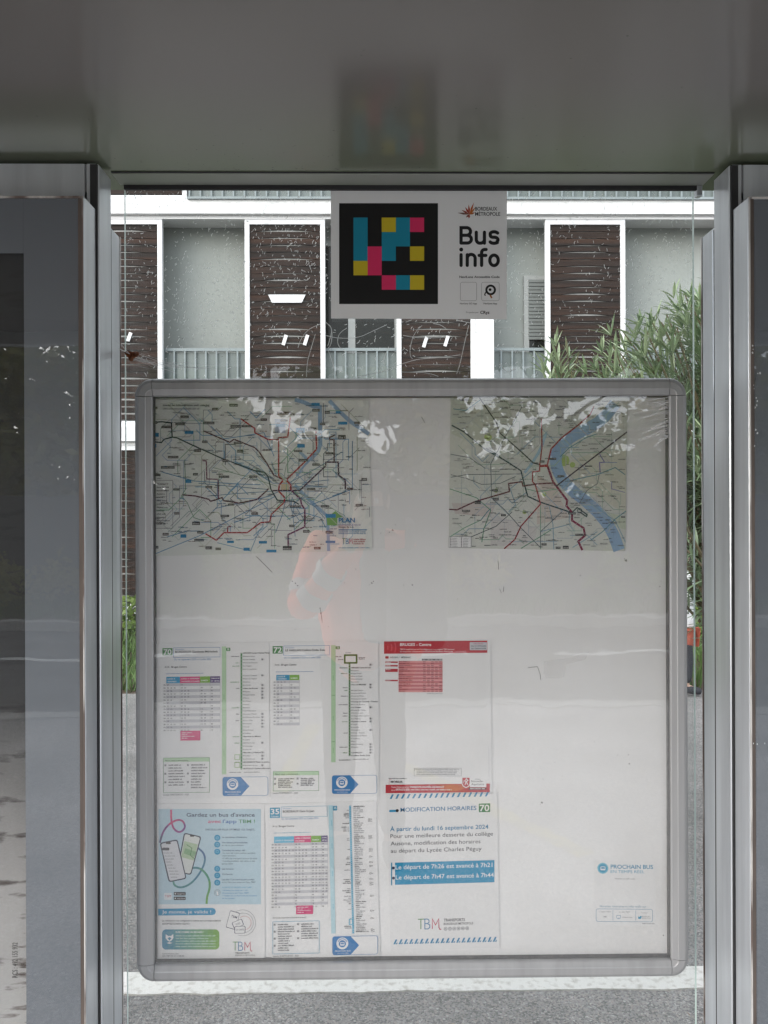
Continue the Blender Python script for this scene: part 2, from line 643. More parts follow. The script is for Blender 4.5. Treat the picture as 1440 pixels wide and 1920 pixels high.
# --- red regional sheet
rg = random.Random(3)
k = Ink(YP, 710, 1190, 6.195, 0.0, 60)
k.poly([(62, 78), (1262, 68), (1262, 210), (62, 222)], RED)
for i in range(3):
    k.ring(40, 150, 75 + i * 45, 16, H('#d84a55'), 10, -20 + i * -1, 20 + i)
k.text(248, 130, 32, 'BRUGES - Centre', WHITE, 610, .02)
k.text(248, 178, 17, 'TBM.fr exploité par les Cars Régionaux. Les usagers TBM peuvent', WHITE, 880)
k.text(248, 203, 17, 'les emprunter uniquement sur le territoire Bordeaux Métropole', WHITE, 860)
k.rrect(1058, 88, 1258, 180, 6, LGR)
k.text(1100, 112, 15, 'VALABLES', RED, 1212)
k.text(1074, 140, 17, 'DU 01/09/2025', BLK, 1246, .01)
k.text(1074, 168, 17, 'AU 04/06/2026', BLK, 1246, .01)
k.rrect(76, 250, 116, 278, 6, RED)
k.text(128, 272, 18, 'AVENSAN → MÉRIGNAC', BLK, 374, .01)
k.rect(502, 280, 740, 300, DGR)
for i in range(5):
    k.greek(512 + i * 47, 545 + i * 47, 296, 11, WHITE, rg)
for i in range(17):
    y = 304 + i * 21.4
    k.rect(230, y, 742, y + 21.4, H('#cf7076') if i % 2 else H('#eda4a4'))
    k.greek(236, 236 + rg.uniform(40, 160), y + 16, 12, H('#7a2530'), rg)
    for j in range(5):
        if rg.random() < .75:
            k.greek(516 + j * 47, 544 + j * 47, y + 16, 12, H('#6a2028'), rg)
for y, h in ((310, 17), (352, 17), (396, 36), (524, 16)):
    k.rect(76, y, 222, y + h, RED)
    k.greek(82, 140, y + 14, 11, WHITE, rg)
k.greek(560, 742, 688, 9, GRY, rg)
k.frame(410, 1548, 962, 1642, 3, GRY)
for i in range(4):
    k.greek(440 - (14 if i == 0 else 0), 930 - (i * 15), 1568 + i * 20, 12, GRY, rg)
k.text(414, 1580, 26, '!', BLK)
k.greek(118, 325, 1674, 11, DGR, rg)
k.line([(122, 1800), (122, 1680), (150, 1680)], 3, RED)
k.text(140, 1720, 24, 'MOBILIS', BLK, 276, .02)
k.poly([(80, 1742), (1290, 1728), (1290, 1828), (80, 1840)], RED)
k.poly([(720, 1750), (960, 1735), (1080, 1760), (900, 1815), (700, 1815)], H('#cf6238'))
k.text(146, 1778, 20, "Toute l'information sur", WHITE, 358)
k.text(364, 1776, 23, 'transports.nouvelle-aquitaine.fr', WHITE, 762, .02)
k.text(146, 1812, 20, 'ou au', WHITE, 190)
k.text(198, 1810, 23, '0970 870 870', WHITE, 358, .02)
k.greek(372, 850, 1806, 15, WHITE, rg)
k.poly([(1060, 1655), (1250, 1655), (1250, 1770), (1060, 1770)], WHITE)
k.poly([(962, 1650), (1066, 1650), (1066, 1730), (1050, 1760), (1014, 1782), (978, 1760), (962, 1730)], WHITE)
k.poly([(972, 1660), (1056, 1660), (1056, 1728), (1042, 1754), (1014, 1770), (986, 1754), (972, 1728)], RED)
k.line([(1000, 1745), (1012, 1720), (1000, 1695), (1020, 1672), (1032, 1690), (1020, 1710), (1036, 1742)], 9, WHITE)
k.line([(1012, 1705), (1042, 1690)], 6, WHITE); k.line([(984, 1725), (990, 1690)], 5, WHITE)
k.text(1120, 1684, 13, 'RÉGION', DGR, 1180)
k.text(1076, 1712, 24, 'Nouvelle-', BLK, 1215)
k.text(1076, 1746, 24, 'Aquitaine', BLK, 1224)
k.rect(1046, 1774, 1250, 1800, H('#5d1a22'))
k.greek(1060, 1240, 1793, 13, WHITE, rg)
k.line([(1278, 1310), (1282, 1690)], 3, LGR)
sheets.append((k, 'bus_timetable', [(24, 66), (1298, 62), (1318, 1845), (40, 1852)],
               'mostly blank white sheet with a red header band and a red footer band'))

# --- app poster
rg = random.Random(5)
k = Ink(YP, 290, 1490, 6.0, 0.0, 40)
k.rect(44, 160, 1196, 1232, H('#c4dfec'))
k.text(358, 246, 40, "Gardez un bus d'avance", NAVY, 1126, .015)
x = 600
for t, c, x0, x1 in (('avec', H('#d6336f'), 600, 748), ("l'app", H('#3f6fb5'), 766, 922), ('TBM !', H('#4b9a63'), 944, 1128)):
    k.text(x0, 318, 38, t, c, x1, .015)
k.text(570, 402, 20, 'UNE SEULE APP POUR OPTIMISER VOS TRAJETS.', NAVY, 1128, .012)
def band(pts, w, cs, sm=3):
    """coloured ribbon: consecutive pieces change colour along the way"""
    P = [Vector(p) for p in pts]
    for _ in range(sm):
        q = [P[0]]
        for a, b in zip(P, P[1:]):
            q += [a * .75 + b * .25, a * .25 + b * .75]
        P = q + [P[-1]]
    n = len(P)
    step = max(2, n // len(cs))
    for i, c in enumerate(cs):
        seg = P[i * step: (i + 1) * step + 1] if i < len(cs) - 1 else P[i * step:]
        if len(seg) > 1:
            k.line([tuple(p) for p in seg], w, c)
band([(186, 168), (186, 300), (215, 390), (285, 430), (350, 370), (320, 290), (250, 280), (160, 330), (90, 420), (60, 540)], 22,
     [H('#e0417c'), H('#c23f86'), H('#a04590'), H('#8a4796'), H('#b53f80'), H('#d03d78'), H('#8d4a8f'), H('#5a4a78')])
band([(490, 600), (560, 660), (570, 760), (500, 900), (400, 1010), (290, 1050), (220, 1020), (210, 970)], 22, [H('#3f6fa0'), H('#4583a0'), H('#4b9098'), H('#4f9a90')])
band([(400, 830), (480, 815), (560, 860), (620, 960), (620, 1060), (590, 1140), (584, 1228)], 24, [H('#4a8f98'), H('#4c9a7c'), H('#5ba05a'), H('#6aa848')])
def phone_poly(pts, r=30):
    """quadrilateral with rounded corners"""
    out = []
    n = len(pts)
    for i in range(n):
        p, a, b = Vector(pts[i]), Vector(pts[i - 1]), Vector(pts[(i + 1) % n])
        u, v = (a - p).normalized(), (b - p).normalized()
        for t in (0, .33, .67, 1):
            q0, q1 = p + u * r, p + v * r
            out.append(tuple((q0 * (1 - t) + p * t) * (1 - t) + (p * (1 - t) + q1 * t) * t))
    return out
k.poly(phone_poly([(330, 425), (528, 470), (410, 905), (250, 868)]), H('#26304a'))
k.poly(phone_poly([(342, 440), (512, 480), (402, 890), (262, 858)], 22), H('#e6eae6'))
k.poly([(335, 520), (485, 560), (440, 740), (300, 700)], H('#bcd3ae'))
k.poly([(345, 600), (470, 640), (450, 700), (325, 660)], H('#8fb98c'))
k.line([(360, 560), (420, 600), (400, 680), (450, 720)], 8, H('#4b9150'))
k.rrect(398, 452, 446, 472, 9, BLK)
k.poly(phone_poly([(56, 540), (258, 500), (360, 945), (158, 985)]), H('#26304a'))
k.poly(phone_poly([(72, 552), (248, 516), (346, 934), (170, 970)], 22), H('#e4e5ea'))
k.rrect(126, 532, 182, 554, 10, BLK)
k.rrect(86, 594, 166, 626, 12, DGR)
for i in range(9):
    k.greek(104 + i * 10, 160 + i * 10 + rg.uniform(0, 60), 660 + i * 34, 12, GRY, rg)
for y, ls in ((484, [("Le calculateur d'itinéraire", 1036)]), (560, [('Vos alertes personnalisées', 1044), ('en cas de perturbations', 1000)]),
              (640, [('Consultez en temps réel :', 1030), ('• Le suivi de votre position pendant', 1132), ('votre itinéraire', 912), ("• L'offre de transport autour de vous", 1152), ('• Les disponibilités des vélos et des', 1130), ('parcs-relais', 882)]),
              (832, [('Les horaires', 888)]), (908, [('Vos favoris', 876)]), (988, [('Les plus ? Les services parcs-relais', 1122), ("et Le Vélo sont aussi sur l'app TBM", 1130)])):
    k.disc(705, y, 34, TEAL, 24)
    k.ring(705, y, 16, 5, H('#8fd4ec'), 14)
    for i, (t, x1) in enumerate(ls):
        yb = {484: 486, 560: 546, 640: 634, 832: 842, 908: 902, 988: 962}[y] + i * 30
        k.text(758, yb, 18, t, NAVY if i == 0 else DGR, x1, .012 if i == 0 else 0)
k.text(760, 1050, 16, "ACHETEZ ET VALIDEZ AVEC L'APP !", TEAL, 1096)
for i, t in enumerate(('• Achetez vos titres en 1 clic', "directement sur l'app TBM", '• Validez via un flashcode en montant', 'et en sortant')):
    k.text(760, 1082 + i * 30, 16, t, BLUE, (1046, 1054, 1150, 900)[i])
k.ring(705, 1100, 36, 4, GRY); k.ring(705, 1100, 22, 4, GRY)
k.line([(700, 1085), (712, 1130)], 12, WHITE)
k.rrect(106, 1104, 194, 1182, 12, H('#e8eef2'))
k.text(116, 1152, 24, 'TBM', H('#c23f50'), 184)
for y, t in ((1094, 'Google Play'), (1146, 'App Store')):
    k.rrect(216, y, 350, y + 38, 8, BLK)
    k.text(254, y + 27, 15, t, WHITE, 342)
    k.disc(234, y + 19, 8, WHITE, 8)
k.poly([(40, 1282)] + [(x_, y_) for x_, y_ in [(650, 1272), (676, 1282), (690, 1312), (676, 1344), (650, 1352)]] + [(40, 1358)], TEAL)
k.text(84, 1334, 36, 'Je monte, je valide !', WHITE, 636, .003)
k.text(84, 1424, 18, 'La validation est obligatoire même en correspondance', BLK, 746, .012)
k.text(84, 1460, 18, 'ADOPTEZ LE BON GESTE !', BLK, 396, .012)
for i in range(10):
    t = i / 9
    a, b = H('#3f8fb0'), H('#7cb04a')
    c = tuple(p * (1 - t) + q * t for p, q in zip(a, b))
    if i == 0:
        k.poly([(148, 1514), (148, 1740), (118, 1740), (92, 1724), (84, 1700), (84, 1554), (92, 1530), (118, 1514)], c)
    elif i == 9:
        k.poly([(660, 1514), (692, 1514), (718, 1530), (728, 1554), (728, 1700), (718, 1724), (692, 1740), (660, 1740)], c)
    else:
        k.rect(84 + i * 64, 1514, 148 + i * 64, 1740, c)
k.poly([(126, 1566), (150, 1586), (186, 1586), (210, 1566), (212, 1610), (190, 1640), (168, 1652), (146, 1640), (124, 1610)], WHITE)
k.poly([(146, 1612), (168, 1600), (190, 1612), (168, 1640)], H('#3f8fb0'))
k.poly([(132, 1666), (168, 1658), (202, 1666), (168, 1676)], WHITE)
k.text(238, 1554, 20, 'RUSÉ COMME UN RENARD !', WHITE, 552, .01)
for i in range(5):
    k.greek(238, (684, 604, 684, 684, 684)[i], 1592 + i * 30, 15, H('#cfe6d8'), rg)
k.ring(990, 1440, 148, 4, GRY, 28, -130, 110); k.ring(1000, 1440, 112, 4, GRY, 28, -130, 110); k.ring(1010, 1440, 78, 4, H('#d48a8a'), 28, -130, 110)
def card(pts, t, w=4):
    k.poly(phone_poly(pts, 14), NAVY)
    c = sum((Vector(p) for p in pts), Vector((0, 0))) / 4
    k.poly(phone_poly([tuple(c + (Vector(p) - c) * (1 - 2 * w / (Vector(p) - c).length)) for p in pts], 12), WHITE)
card([(852, 1298), (960, 1330), (910, 1520), (800, 1490)], '')
k.text(858, 1376, 26, 'TBM', NAVY, 926, .005, .25)
card([(866, 1440), (980, 1392), (1006, 1462), (896, 1510)], '')
k.text(916, 1470, 20, 'TICKET', NAVY, 972, 0, -.35)
card([(898, 1480), (1022, 1474), (1020, 1558), (898, 1560)], '')
k.text(918, 1526, 18, 'LA CARTE', NAVY, 1004, .005)
def tbm(x, y, s):
    """three thin-stroke letters in green, blue and red"""
    w = s * .085
    k.line([(x, y), (x + s * .62, y)], w, H('#5f9a55')); k.line([(x + s * .3, y), (x + s * .3, y + s)], w, H('#5f9a55'))
    k.line([(x + s * .62, y), (x + s * .95, y), (x + s * 1.12, y + s * .12), (x + s * 1.12, y + s * .34), (x + s * .95, y + s * .46), (x + s * .72, y + s * .46)], w, H('#3f86b8'))
    k.line([(x + s * .95, y + s * .46), (x + s * 1.2, y + s * .6), (x + s * 1.2, y + s * .86), (x + s * 1.02, y + s), (x + s * .7, y + s), (x + s * .7, y + s * .02)], w, H('#3f86b8'))
    k.line([(x + s * 1.45, y + s), (x + s * 1.45, y), (x + s * 1.78, y + s * .62), (x + s * 2.1, y), (x + s * 2.12, y + s * .9), (x + s * 2.22, y + s * 1.08), (x + s * 2.36, y + s * 1.06)], w, H('#d2335f'))
tbm(878, 1656, 94)
k.text(908, 1788, 18, 'TRANSPORTS', BLK, 1066, .015)
k.text(908, 1812, 15, 'BORDEAUX MÉTROPOLE', DGR, 1128)
k.text(84, 1794, 16, 'www.infotbm.com', DGR, 270)
k.text(84, 1820, 16, 'Allô TBM 05 57 57 88 88', DGR, 332)
sheets.append((k, 'notice_poster', [(8, 104), (1234, 98), (1242, 1852), (16, 1872)],
               'white poster with a pale blue picture of two phones and a coloured ribbon'))

# --- line 35
rg = random.Random(35)
k = Ink(YP, 495, 1490, 6.0, -0.022, 66)
CY = H('#2f9fc4')
k.rect(66, 146, 180, 262, CY)
k.text(76, 220, 58, '35', WHITE, 172, .02)
k.text(84, 252, 18, 'Lianes', WHITE, 164, .01)
k.frame(192, 138, 714, 258, 4, CY)
k.text(214, 166, 15, 'Direction', BLUE, 306)
k.text(212, 204, 24, 'BORDEAUX Gare St Jean', BLK, 566, .02)
k.text(200, 284, 20, 'Du 1er septembre 2025 au 3 juillet 2026', BLUE, 612)
k.text(96, 366, 20, 'Arrêt :', BLK, 160)
k.text(168, 366, 20, 'Bruges Centre', BLK, 340, .015)
k.greek(110, 525, 436, 9, CY, rg)
timetable(k, rg, 94, [114, 340, 530, 644, 718], 472, 22, 33.4, [(SKY, ['LUNDI À VENDREDI']), (PINK, ['LUNDI À VENDREDI', 'VACANCES']), (LIME, ['SAMEDI']), (PURP, ['DIM.', 'FÊTES'])], 72,
          [[2, 4, 6, 5, 2, 4, 3, 3, 3, 3, 4, 5, 5, 5, 3, 3, 2, 1, 1, 1, 1], [2, 2, 4, 4, 4, 3, 3, 3, 3, 3, 3, 4, 4, 3, 3, 2, 2, 1, 1, 1, 1],
           [2, 2, 2, 2, 2, 2, 2, 2, 3, 3, 3, 3, 3, 3, 3, 2, 2, 1, 1, 1, 1], [1, 1, 1, 1, 1, 1, 1, 1, 1, 2, 2, 2, 2, 2, 2, 2, 2, 1, 1, 1, 0]])
k.rect(362, 1252, 552, 1350, PINK)
for i, l in enumerate((120, 60, 150, 70)):
    k.greek(376, 376 + l, 1276 + i * 19, 10, WHITE, rg)
k.text(100, 1392, 16, '(A) Circule uniquement le vendredi et le samedi', DGR, 474)
k.poly([(724, 132), (774, 132), (806, 1574), (758, 1574)], H('#c2e5ef'))
for y in (360, 620, 930, 1300):
    k.line([(752 + y * .02, y - 60), (754 + y * .02, y)], 7, H('#8fc8dc'))
k.rrect(776, 140, 822, 192, 6, CY)
k.text(786, 176, 26, '35', WHITE, 814, .02)
k.line([(968, 140), (1004, 1580)], 20, SKY)
k.line([(968, 140), (1004, 1580)], 4, CY)
for i in range(68):
    y = 150 + i * 21
    x = 968 + (y - 140) * .025
    k.rect(x - 3, y - 4, x + 3, y + 4, WHITE)
    k.greek(x + 36, x + 36 + rg.uniform(30, 120), y + 6, 13, BLK if rg.random() < .15 else GRY, rg)
    if rg.random() < .35:
        l = rg.uniform(15, 90)
        k.greek(x - 18 - l, x - 18, y + 6, 13, BLK if rg.random() < .4 else GRY, rg)
    if rg.random() < .2:
        k.frame(x + 200, y - 9, x + 222, y + 9, 3, DGR, 4)
        k.greek(x + 228, x + 240, y + 6, 12, DGR, rg)
k.frame(955, 1412, 1000, 1480, 8, SKY)
k.text(1010, 158, 15, 'BRUGES La Vache', BLK, 1132, .01)
k.text(1036, 1562, 15, 'BORDEAUX Gare St Jean', BLK, 1180, .01)
legend(k, rg, 98, 1424, 624, 1790, CY, None, MINT, (12, 7))
k.text(104, 1822, 18, 'Licence 35 RETOUR 013 - 2025', DGR, 390)
scan_panel(k, 770, 1606, 1280, 1816, rg)
sheets.append((k, 'bus_timetable', [(4, 104), (1256, 96), (1308, 1830), (88, 1858)],
               'slightly tilted timetable sheet with sky blue 35 badge beside the phone poster'))

# --- notice of changed hours
rg = random.Random(9)
k = Ink(YP, 710, 1470, 5.817, -0.026, 120)
for i in range(18):
    x = 122 + i * 61
    k.poly([(x + 22, 136 - 22), (x + 44, 136 - 22), (x + 20, 162), (x - 2, 162)], H('#3f92c0'))
k.rect(116, 282, 196, 306, TEAL)
k.disc(202, 292, 17, BLK)
k.text(238, 306, 44, 'MODIFICATION HORAIRES', H('#2f7fb0'), 1066, .010)
k.rect(1092, 238, 1216, 332, H('#3f8a55'))
k.text(1102, 320, 66, '70', WHITE, 1206, .02)
k.text(124, 514, 44, 'À partir du lundi 16 septembre 2024', H('#2f86b4'), 1196, .012)
k.text(128, 590, 42, 'Pour une meilleure desserte du collège', DGR, 1246, .003)
k.text(130, 670, 42, 'Ausone, modification des horaires', DGR, 1110, .003)
k.text(132, 750, 42, 'au départ du Lycée Charles Péguy', DGR, 1122, .003)
k.rect(134, 856, 148, 1104, H('#2f92b8'))
k.rect(178, 858, 1262, 1100, H('#1b9ac6'))
k.disc(160, 916, 16, NAVY); k.disc(162, 1026, 16, NAVY)
k.text(184, 932, 46, 'Le départ de 7h26 est avancé à 7h21', WHITE, 1240, .007)
k.text(186, 1042, 46, 'Le départ de 7h47 est avancé à 7h44', WHITE, 1256, .007)
tbm(428, 1482, 108)
k.text(710, 1514, 30, 'TRANSPORTS', DGR, 940, .014)
k.text(710, 1552, 24, 'BORDEAUX MÉTROPOLE', DGR, 1030, .006)
for i in range(6):
    k.ring(730 + i * 47, 1594, 19, 5, GRY)
    k.rect(724 + i * 47, 1588, 736 + i * 47, 1600, GRY)
for i in range(20):
    x = 160 + i * 57
    k.poly([(x + 24, 1696), (x + 44, 1696), (x + 20, 1748), (x, 1748)], H('#3f92c0'))
    k.poly([(x + 24, 1748), (x + 38, 1730), (x + 48, 1730), (x + 40, 1748)], H('#3f92c0'))
sheets.append((k, 'notice_sheet', [(84, 108), (1292, 128), (1322, 1816), (130, 1816)],
               'white notice about changed hours with blue striped borders and a blue block of text'))

# --- sticker for the next bus
rg = random.Random(11)
k = Ink(YP + .0009, 1050, 1580, 3.692, 0.008, 250)
SK = H('#3aa6cc')
k.disc(296, 176, 38, H('#7cc8df'), 28)
k.disc(296, 176, 30, SK, 24)
k.rrect(280, 164, 314, 190, 6, WHITE); k.rect(284, 168, 310, 180, SK)
k.text(350, 178, 27, 'PROCHAIN BUS', H('#2f93bd'), 644, .015)
k.text(350, 208, 19, 'EN TEMPS RÉEL', H('#4aa9cc'), 584)
k.text(382, 252, 10, 'Flashez ce QR code', GRY, 520)
k.text(276, 446, 15, 'Horaires, itinéraires et infos trafic sur :', H('#5a93b4'), 606)
k.frame(248, 456, 642, 546, 3, H('#6f9fc0'), 16)
k.line([(366, 466), (366, 536)], 2.5, H('#6f9fc0')); k.line([(524, 466), (524, 536)], 2.5, H('#6f9fc0'))
k.text(274, 480, 9, "L'appli TBM", GRY, 348); k.text(410, 482, 9, 'Le site TBM', GRY, 484); k.text(562, 486, 9, 'Twitter', GRY, 606)
k.frame(390, 500, 420, 522, 3, H('#6f9fc0'), 4); k.rect(398, 524, 412, 527, H('#6f9fc0'))
k.text(430, 518, 9, 'infotbm.com', GRY, 498)
k.poly([(540, 506), (550, 512), (556, 504), (566, 506), (562, 522), (548, 526), (540, 522)], SK)
k.text(568, 512, 8, '@TBM_Bus', GRY, 624); k.text(568, 524, 8, '@TBM_Tram', GRY, 624)
k.greek(300, 318, 516, 9, GRY, rg)
k.greek(568, 652, 560, 7, GRY, rg)
sheets.append((k, 'info_sticker', [(236, 120), (662, 120), (662, 572), (236, 572)],
               'clear backed sticker with round bus symbol low at the board\'s right'))
# --- the two network maps
def map_noise(k, rng, box_, n, cols, w, hubs=None):
    x0, y0, x1, y1 = box_
    for i in range(n):
        x, y = rng.uniform(x0, x1), rng.uniform(y0, y1)
        pts = [(x, y)]
        a = rng.randint(0, 7) * 45
        for j in range(rng.randint(2, 5)):
            l = rng.uniform(25, 150)
            nx, ny = x + l * math.cos(R(a)), y + l * math.sin(R(a))
            if not (x0 < nx < x1 and y0 < ny < y1):
                break
            x, y = nx, ny
            pts.append((x, y))
            a += rng.choice((-45, 45, 45, -45, 90, -90, 0))
        if len(pts) > 1:
            k.line(pts, w * rng.uniform(.7, 1.5), rng.choice(cols))


rg = random.Random(21)
k = Ink(YP, 270, 730, 3.2, 0, 0)
RV = H('#9fbdda')
LB = H('#2f8fc0')
k.line([(905, 62), (960, 78), (1010, 100), (1055, 105), (1058, 330), (1045, 370), (1000, 420)], 24, RV)
k.line([(1000, 420), (960, 460), (915, 520)], 12, RV)
k.line([(1112, 68), (1170, 130), (1240, 195), (1350, 268)], 24, RV)
k.line([(905, 575), (935, 605), (1020, 690), (1102, 762), (1108, 970)], 19, RV)
k.line([(935, 375), (985, 425)], 18, RV)
k.rect(785, 178, 850, 262, H('#c3d2ea'))
k.rect(822, 555, 872, 605, H('#dcc9a8'))
k.poly([(1095, 772), (1148, 730), (1192, 766), (1160, 772), (1160, 816), (1100, 816)], H('#7fb25a'))
map_noise(k, rg, (45, 75, 1335, 960), 150, [H('#b6c6c0'), H('#a9c0d8'), H('#c4cdb8'), H('#8fb8d4'), H('#b9b9bd'), H('#8ebf9c'), H('#7c8288'), H('#7fb4d8')], 3.6)
for i in range(26):
    a = rg.uniform(0, 2 * PI)
    r0, r1 = rg.uniform(30, 110), rg.uniform(200, 520)
    p = [(845 + r0 * math.cos(a), 590 + r0 * .8 * math.sin(a))]
    q = (845 + r1 * math.cos(a + .2), 590 + r1 * .62 * math.sin(a + .2))
    if 50 < q[0] < 1330 and 80 < q[1] < 955:
        p += [(p[0][0] * .5 + q[0] * .5 + rg.uniform(-30, 30), p[0][1] * .5 + q[1] * .5), q]
        k.line(p, 4, rg.choice([H('#7fa6c4'), H('#9fb9a4'), H('#6f95b0'), H('#a5a9ae')]))
for pts in ([(245, 420), (250, 600), (225, 640), (260, 680), (300, 770), (360, 790)], [(105, 495), (300, 550), (560, 568), (700, 572)], [(215, 650), (245, 660)], [(140, 885), (260, 850), (340, 850)],
            [(60, 990), (330, 880), (700, 690), (790, 640)], [(440, 920), (560, 950), (640, 970), (690, 850), (740, 820)], [(860, 780), (960, 740), (1060, 770), (1090, 830)], [(540, 800), (650, 760), (900, 760)],
            [(1010, 690), (1200, 620), (1215, 600)], [(460, 300), (600, 280), (720, 260), (780, 400)], [(1250, 310), (1250, 600), (1130, 640)], [(480, 320), (480, 420), (640, 470)]):
    k.line(pts, 4.5, rg.choice([H('#6fa3c8'), H('#8fb7cf'), H('#88ad94'), H('#5f93b8')]))
DK, MR, RD, PU = H('#1f3f44'), H('#5d2338'), H('#b8272f'), H('#7a2a5c')
for c, w, pts in ((DK, 6, [(35, 312), (105, 320), (122, 300), (170, 287), (200, 292), (280, 330), (480, 420), (670, 490), (722, 497), (745, 525), (762, 600), (800, 665), (900, 672), (930, 690)]),
                  (DK, 6, [(35, 200), (110, 195), (165, 202), (170, 287)]), (DK, 5, [(672, 490), (690, 512), (726, 515)]),
                  (RD, 6.5, [(580, 176), (665, 235), (665, 260), (745, 302), (806, 302)]), (RD, 6.5, [(878, 168), (868, 250), (862, 286), (808, 290), (808, 520), (835, 545)]),
                  (MR, 6, [(357, 250), (515, 318), (540, 300), (665, 350), (690, 375), (735, 440), (780, 515), (824, 538)]),
                  (RD, 7, [(1032, 250), (1035, 360), (960, 440), (858, 540)]),
                  (RD, 8, [(835, 545), (812, 575), (808, 610), (845, 650)]), (RD, 8, [(855, 545), (880, 575), (882, 604)]),
                  (H('#4a1f4a'), 7, [(770, 608), (935, 606), (1090, 460), (1092, 437), (1165, 437), (1168, 515), (1207, 545), (1208, 600)]),
                  (H('#4f1f2a'), 6, [(1141, 437), (1140, 302), (1114, 303), (1115, 288), (1147, 275)]),
                  (MR, 6.5, [(230, 633), (310, 640), (390, 660), (400, 672), (470, 650), (478, 668), (570, 683), (680, 660), (735, 610), (748, 595)]),
                  (PU, 5.5, [(350, 428), (375, 430), (378, 538), (445, 540), (447, 655)]),
                  (RD, 6.5, [(845, 655), (840, 680), (765, 750), (755, 795), (700, 800), (620, 860), (480, 860), (435, 906), (370, 866)]), (RD, 5.5, [(502, 860), (502, 828), (522, 820)]),
                  (PU, 7.5, [(884, 606), (940, 660), (945, 690), (965, 720), (965, 825), (865, 872), (866, 962)])):
    k.line(pts, w * 1.2, c)
    if c not in (DK,):
        k.dashes(pts, w * .4, H('#f0e4e4'), 4, 26)
for b in ((40, 262, 90, 285), (245, 250, 298, 268), (912, 232, 965, 260), (35, 328, 75, 350), (1165, 195, 1220, 212), (250, 542, 285, 562), (220, 870, 255, 890), (500, 908, 540, 922), (690, 910, 738, 925),
          (598, 950, 635, 968), (735, 962, 795, 978), (1090, 908, 1148, 922), (1005, 82, 1055, 100), (920, 328, 965, 350), (1090, 748, 1150, 770), (790, 208, 845, 226), (1150, 132, 1180, 146)):
    k.rect(*b, LB)
BL = '''35 105 82 120|410 112 447 127|513 88 563 104|220 158 270 174|798 135 886 152|895 147 960 156|105 222 170 234|190 202 248 216|357 195 423 210|520 215 580 230|590 215 645 228|700 175 738 190|145 400 208 414|303 360 343 376|350 308 383 322|540 315 590 328|560 362 595 380|472 422 507 436|103 462 185 476|295 503 325 517|60 507 100 521|450 518 512 531|632 519 680 530|370 580 410 594|177 595 215 607|505 685 543 697|460 753 512 766|645 738 685 752|290 795 337 814|320 850 358 865|303 897 360 912|113 862 150 877|55 940 88 955|370 942 410 960|430 950 463 964|833 940 887 965|1020 945 1060 960|955 845 993 860|872 812 903 827|875 697 943 710|985 230 1035 248|1028 265 1065 277|1165 275 1210 300|1010 445 1055 458|980 592 1028 606|1218 590 1256 605|1305 533 1338 549|1270 688 1313 702|1060 695 1110 708|900 365 950 377|930 418 985 433|1090 850 1132 865|1262 195 1295 210|1085 130 1115 147|1055 203 1087 215|1090 378 1135 390|183 737 213 751|1010 118 1055 134|820 183 862 194|35 193 82 207'''
for t in BL.split('|'):
    b = [float(v) for v in t.split()]
    k.rect(*b, rg.choice([H('#3b3d3c'), H('#2c2e30'), H('#4a4a40'), H('#44352f')]))
    k.greek(b[0] + 4, b[2] - 3, b[3] - 4, (b[3] - b[1]) * .5, H('#c8c8c4'), rg)
for i in range(330):
    x, y = rg.uniform(50, 1320), rg.uniform(90, 955)
    if y > 730 and x > 1130:
        continue
    k.greek(x, x + rg.uniform(16, 50), y, rg.uniform(5, 7.5), rg.choice([H('#4b4d50'), H('#63666a'), H('#3a3c40'), H('#6a4444'), H('#3d6f8e')]), rg)
for x in (1085, 1180):
    pass
k.frame(42, 545, 176, 835, 2.5, GRY, 6)
for i in range(13):
    y = 572 + i * 20
    k.disc(62, y - 4, 5, rg.choice([DGR, RD, GRY]), 8)
    k.greek(78, 78 + rg.uniform(30, 85), y, 8, DGR, rg)
k.text(1168, 798, 26, 'PLAN', H('#2a7aae'), 1266, .03)
k.text(1168, 818, 15, 'schématique', H('#8a86b0'), 1300)
k.text(1168, 830, 9, 'Réseau de bus', BLK, 1256, .02)
k.rect(1168, 840, 1338, 846, H('#2f86b4'))
for i in range(2):
    k.greek(1168, 1330, 858 + i * 10, 7, H('#2f86b4'), rg)
def tbm_small(k, x, y, s):
    w = s * .11
    k.line([(x, y), (x + s * .6, y)], w, H('#5f9a55')); k.line([(x + s * .3, y), (x + s * .3, y + s)], w, H('#5f9a55'))
    k.line([(x + s * .7, y + s), (x + s * .7, y), (x + s * 1.05, y + s * .1), (x + s * 1.05, y + s * .4), (x + s * .75, y + s * .5)], w, H('#3f86b8'))
    k.line([(x + s * .75, y + s * .5), (x + s * 1.15, y + s * .6), (x + s * 1.15, y + s * .9), (x + s * .7, y + s)], w, H('#3f86b8'))
    k.line([(x + s * 1.35, y + s), (x + s * 1.35, y), (x + s * 1.6, y + s * .6), (x + s * 1.85, y), (x + s * 1.9, y + s)], w, H('#d2335f'))
tbm_small(k, 1190, 895, 32)
for i in range(3):
    k.greek(1258, 1332 - i * 8, 904 + i * 13, 9, H('#b04048'), rg)
k.greek(1168, 1352, 953, 7, H('#4f96c0'), rg)
k.line([(1353, 705), (1353, 765)], 3, GRY)
k.greek(115, 395, 102, 10, DGR, rg); k.greek(115, 330, 122, 9, GRY, rg)
sheets.insert(0, (k, 'network_map', [(30, 62), (1347, 62), (1369, 966), (45, 1002)],
                  'large schematic transit map with the blue word PLAN, left half of the board'))

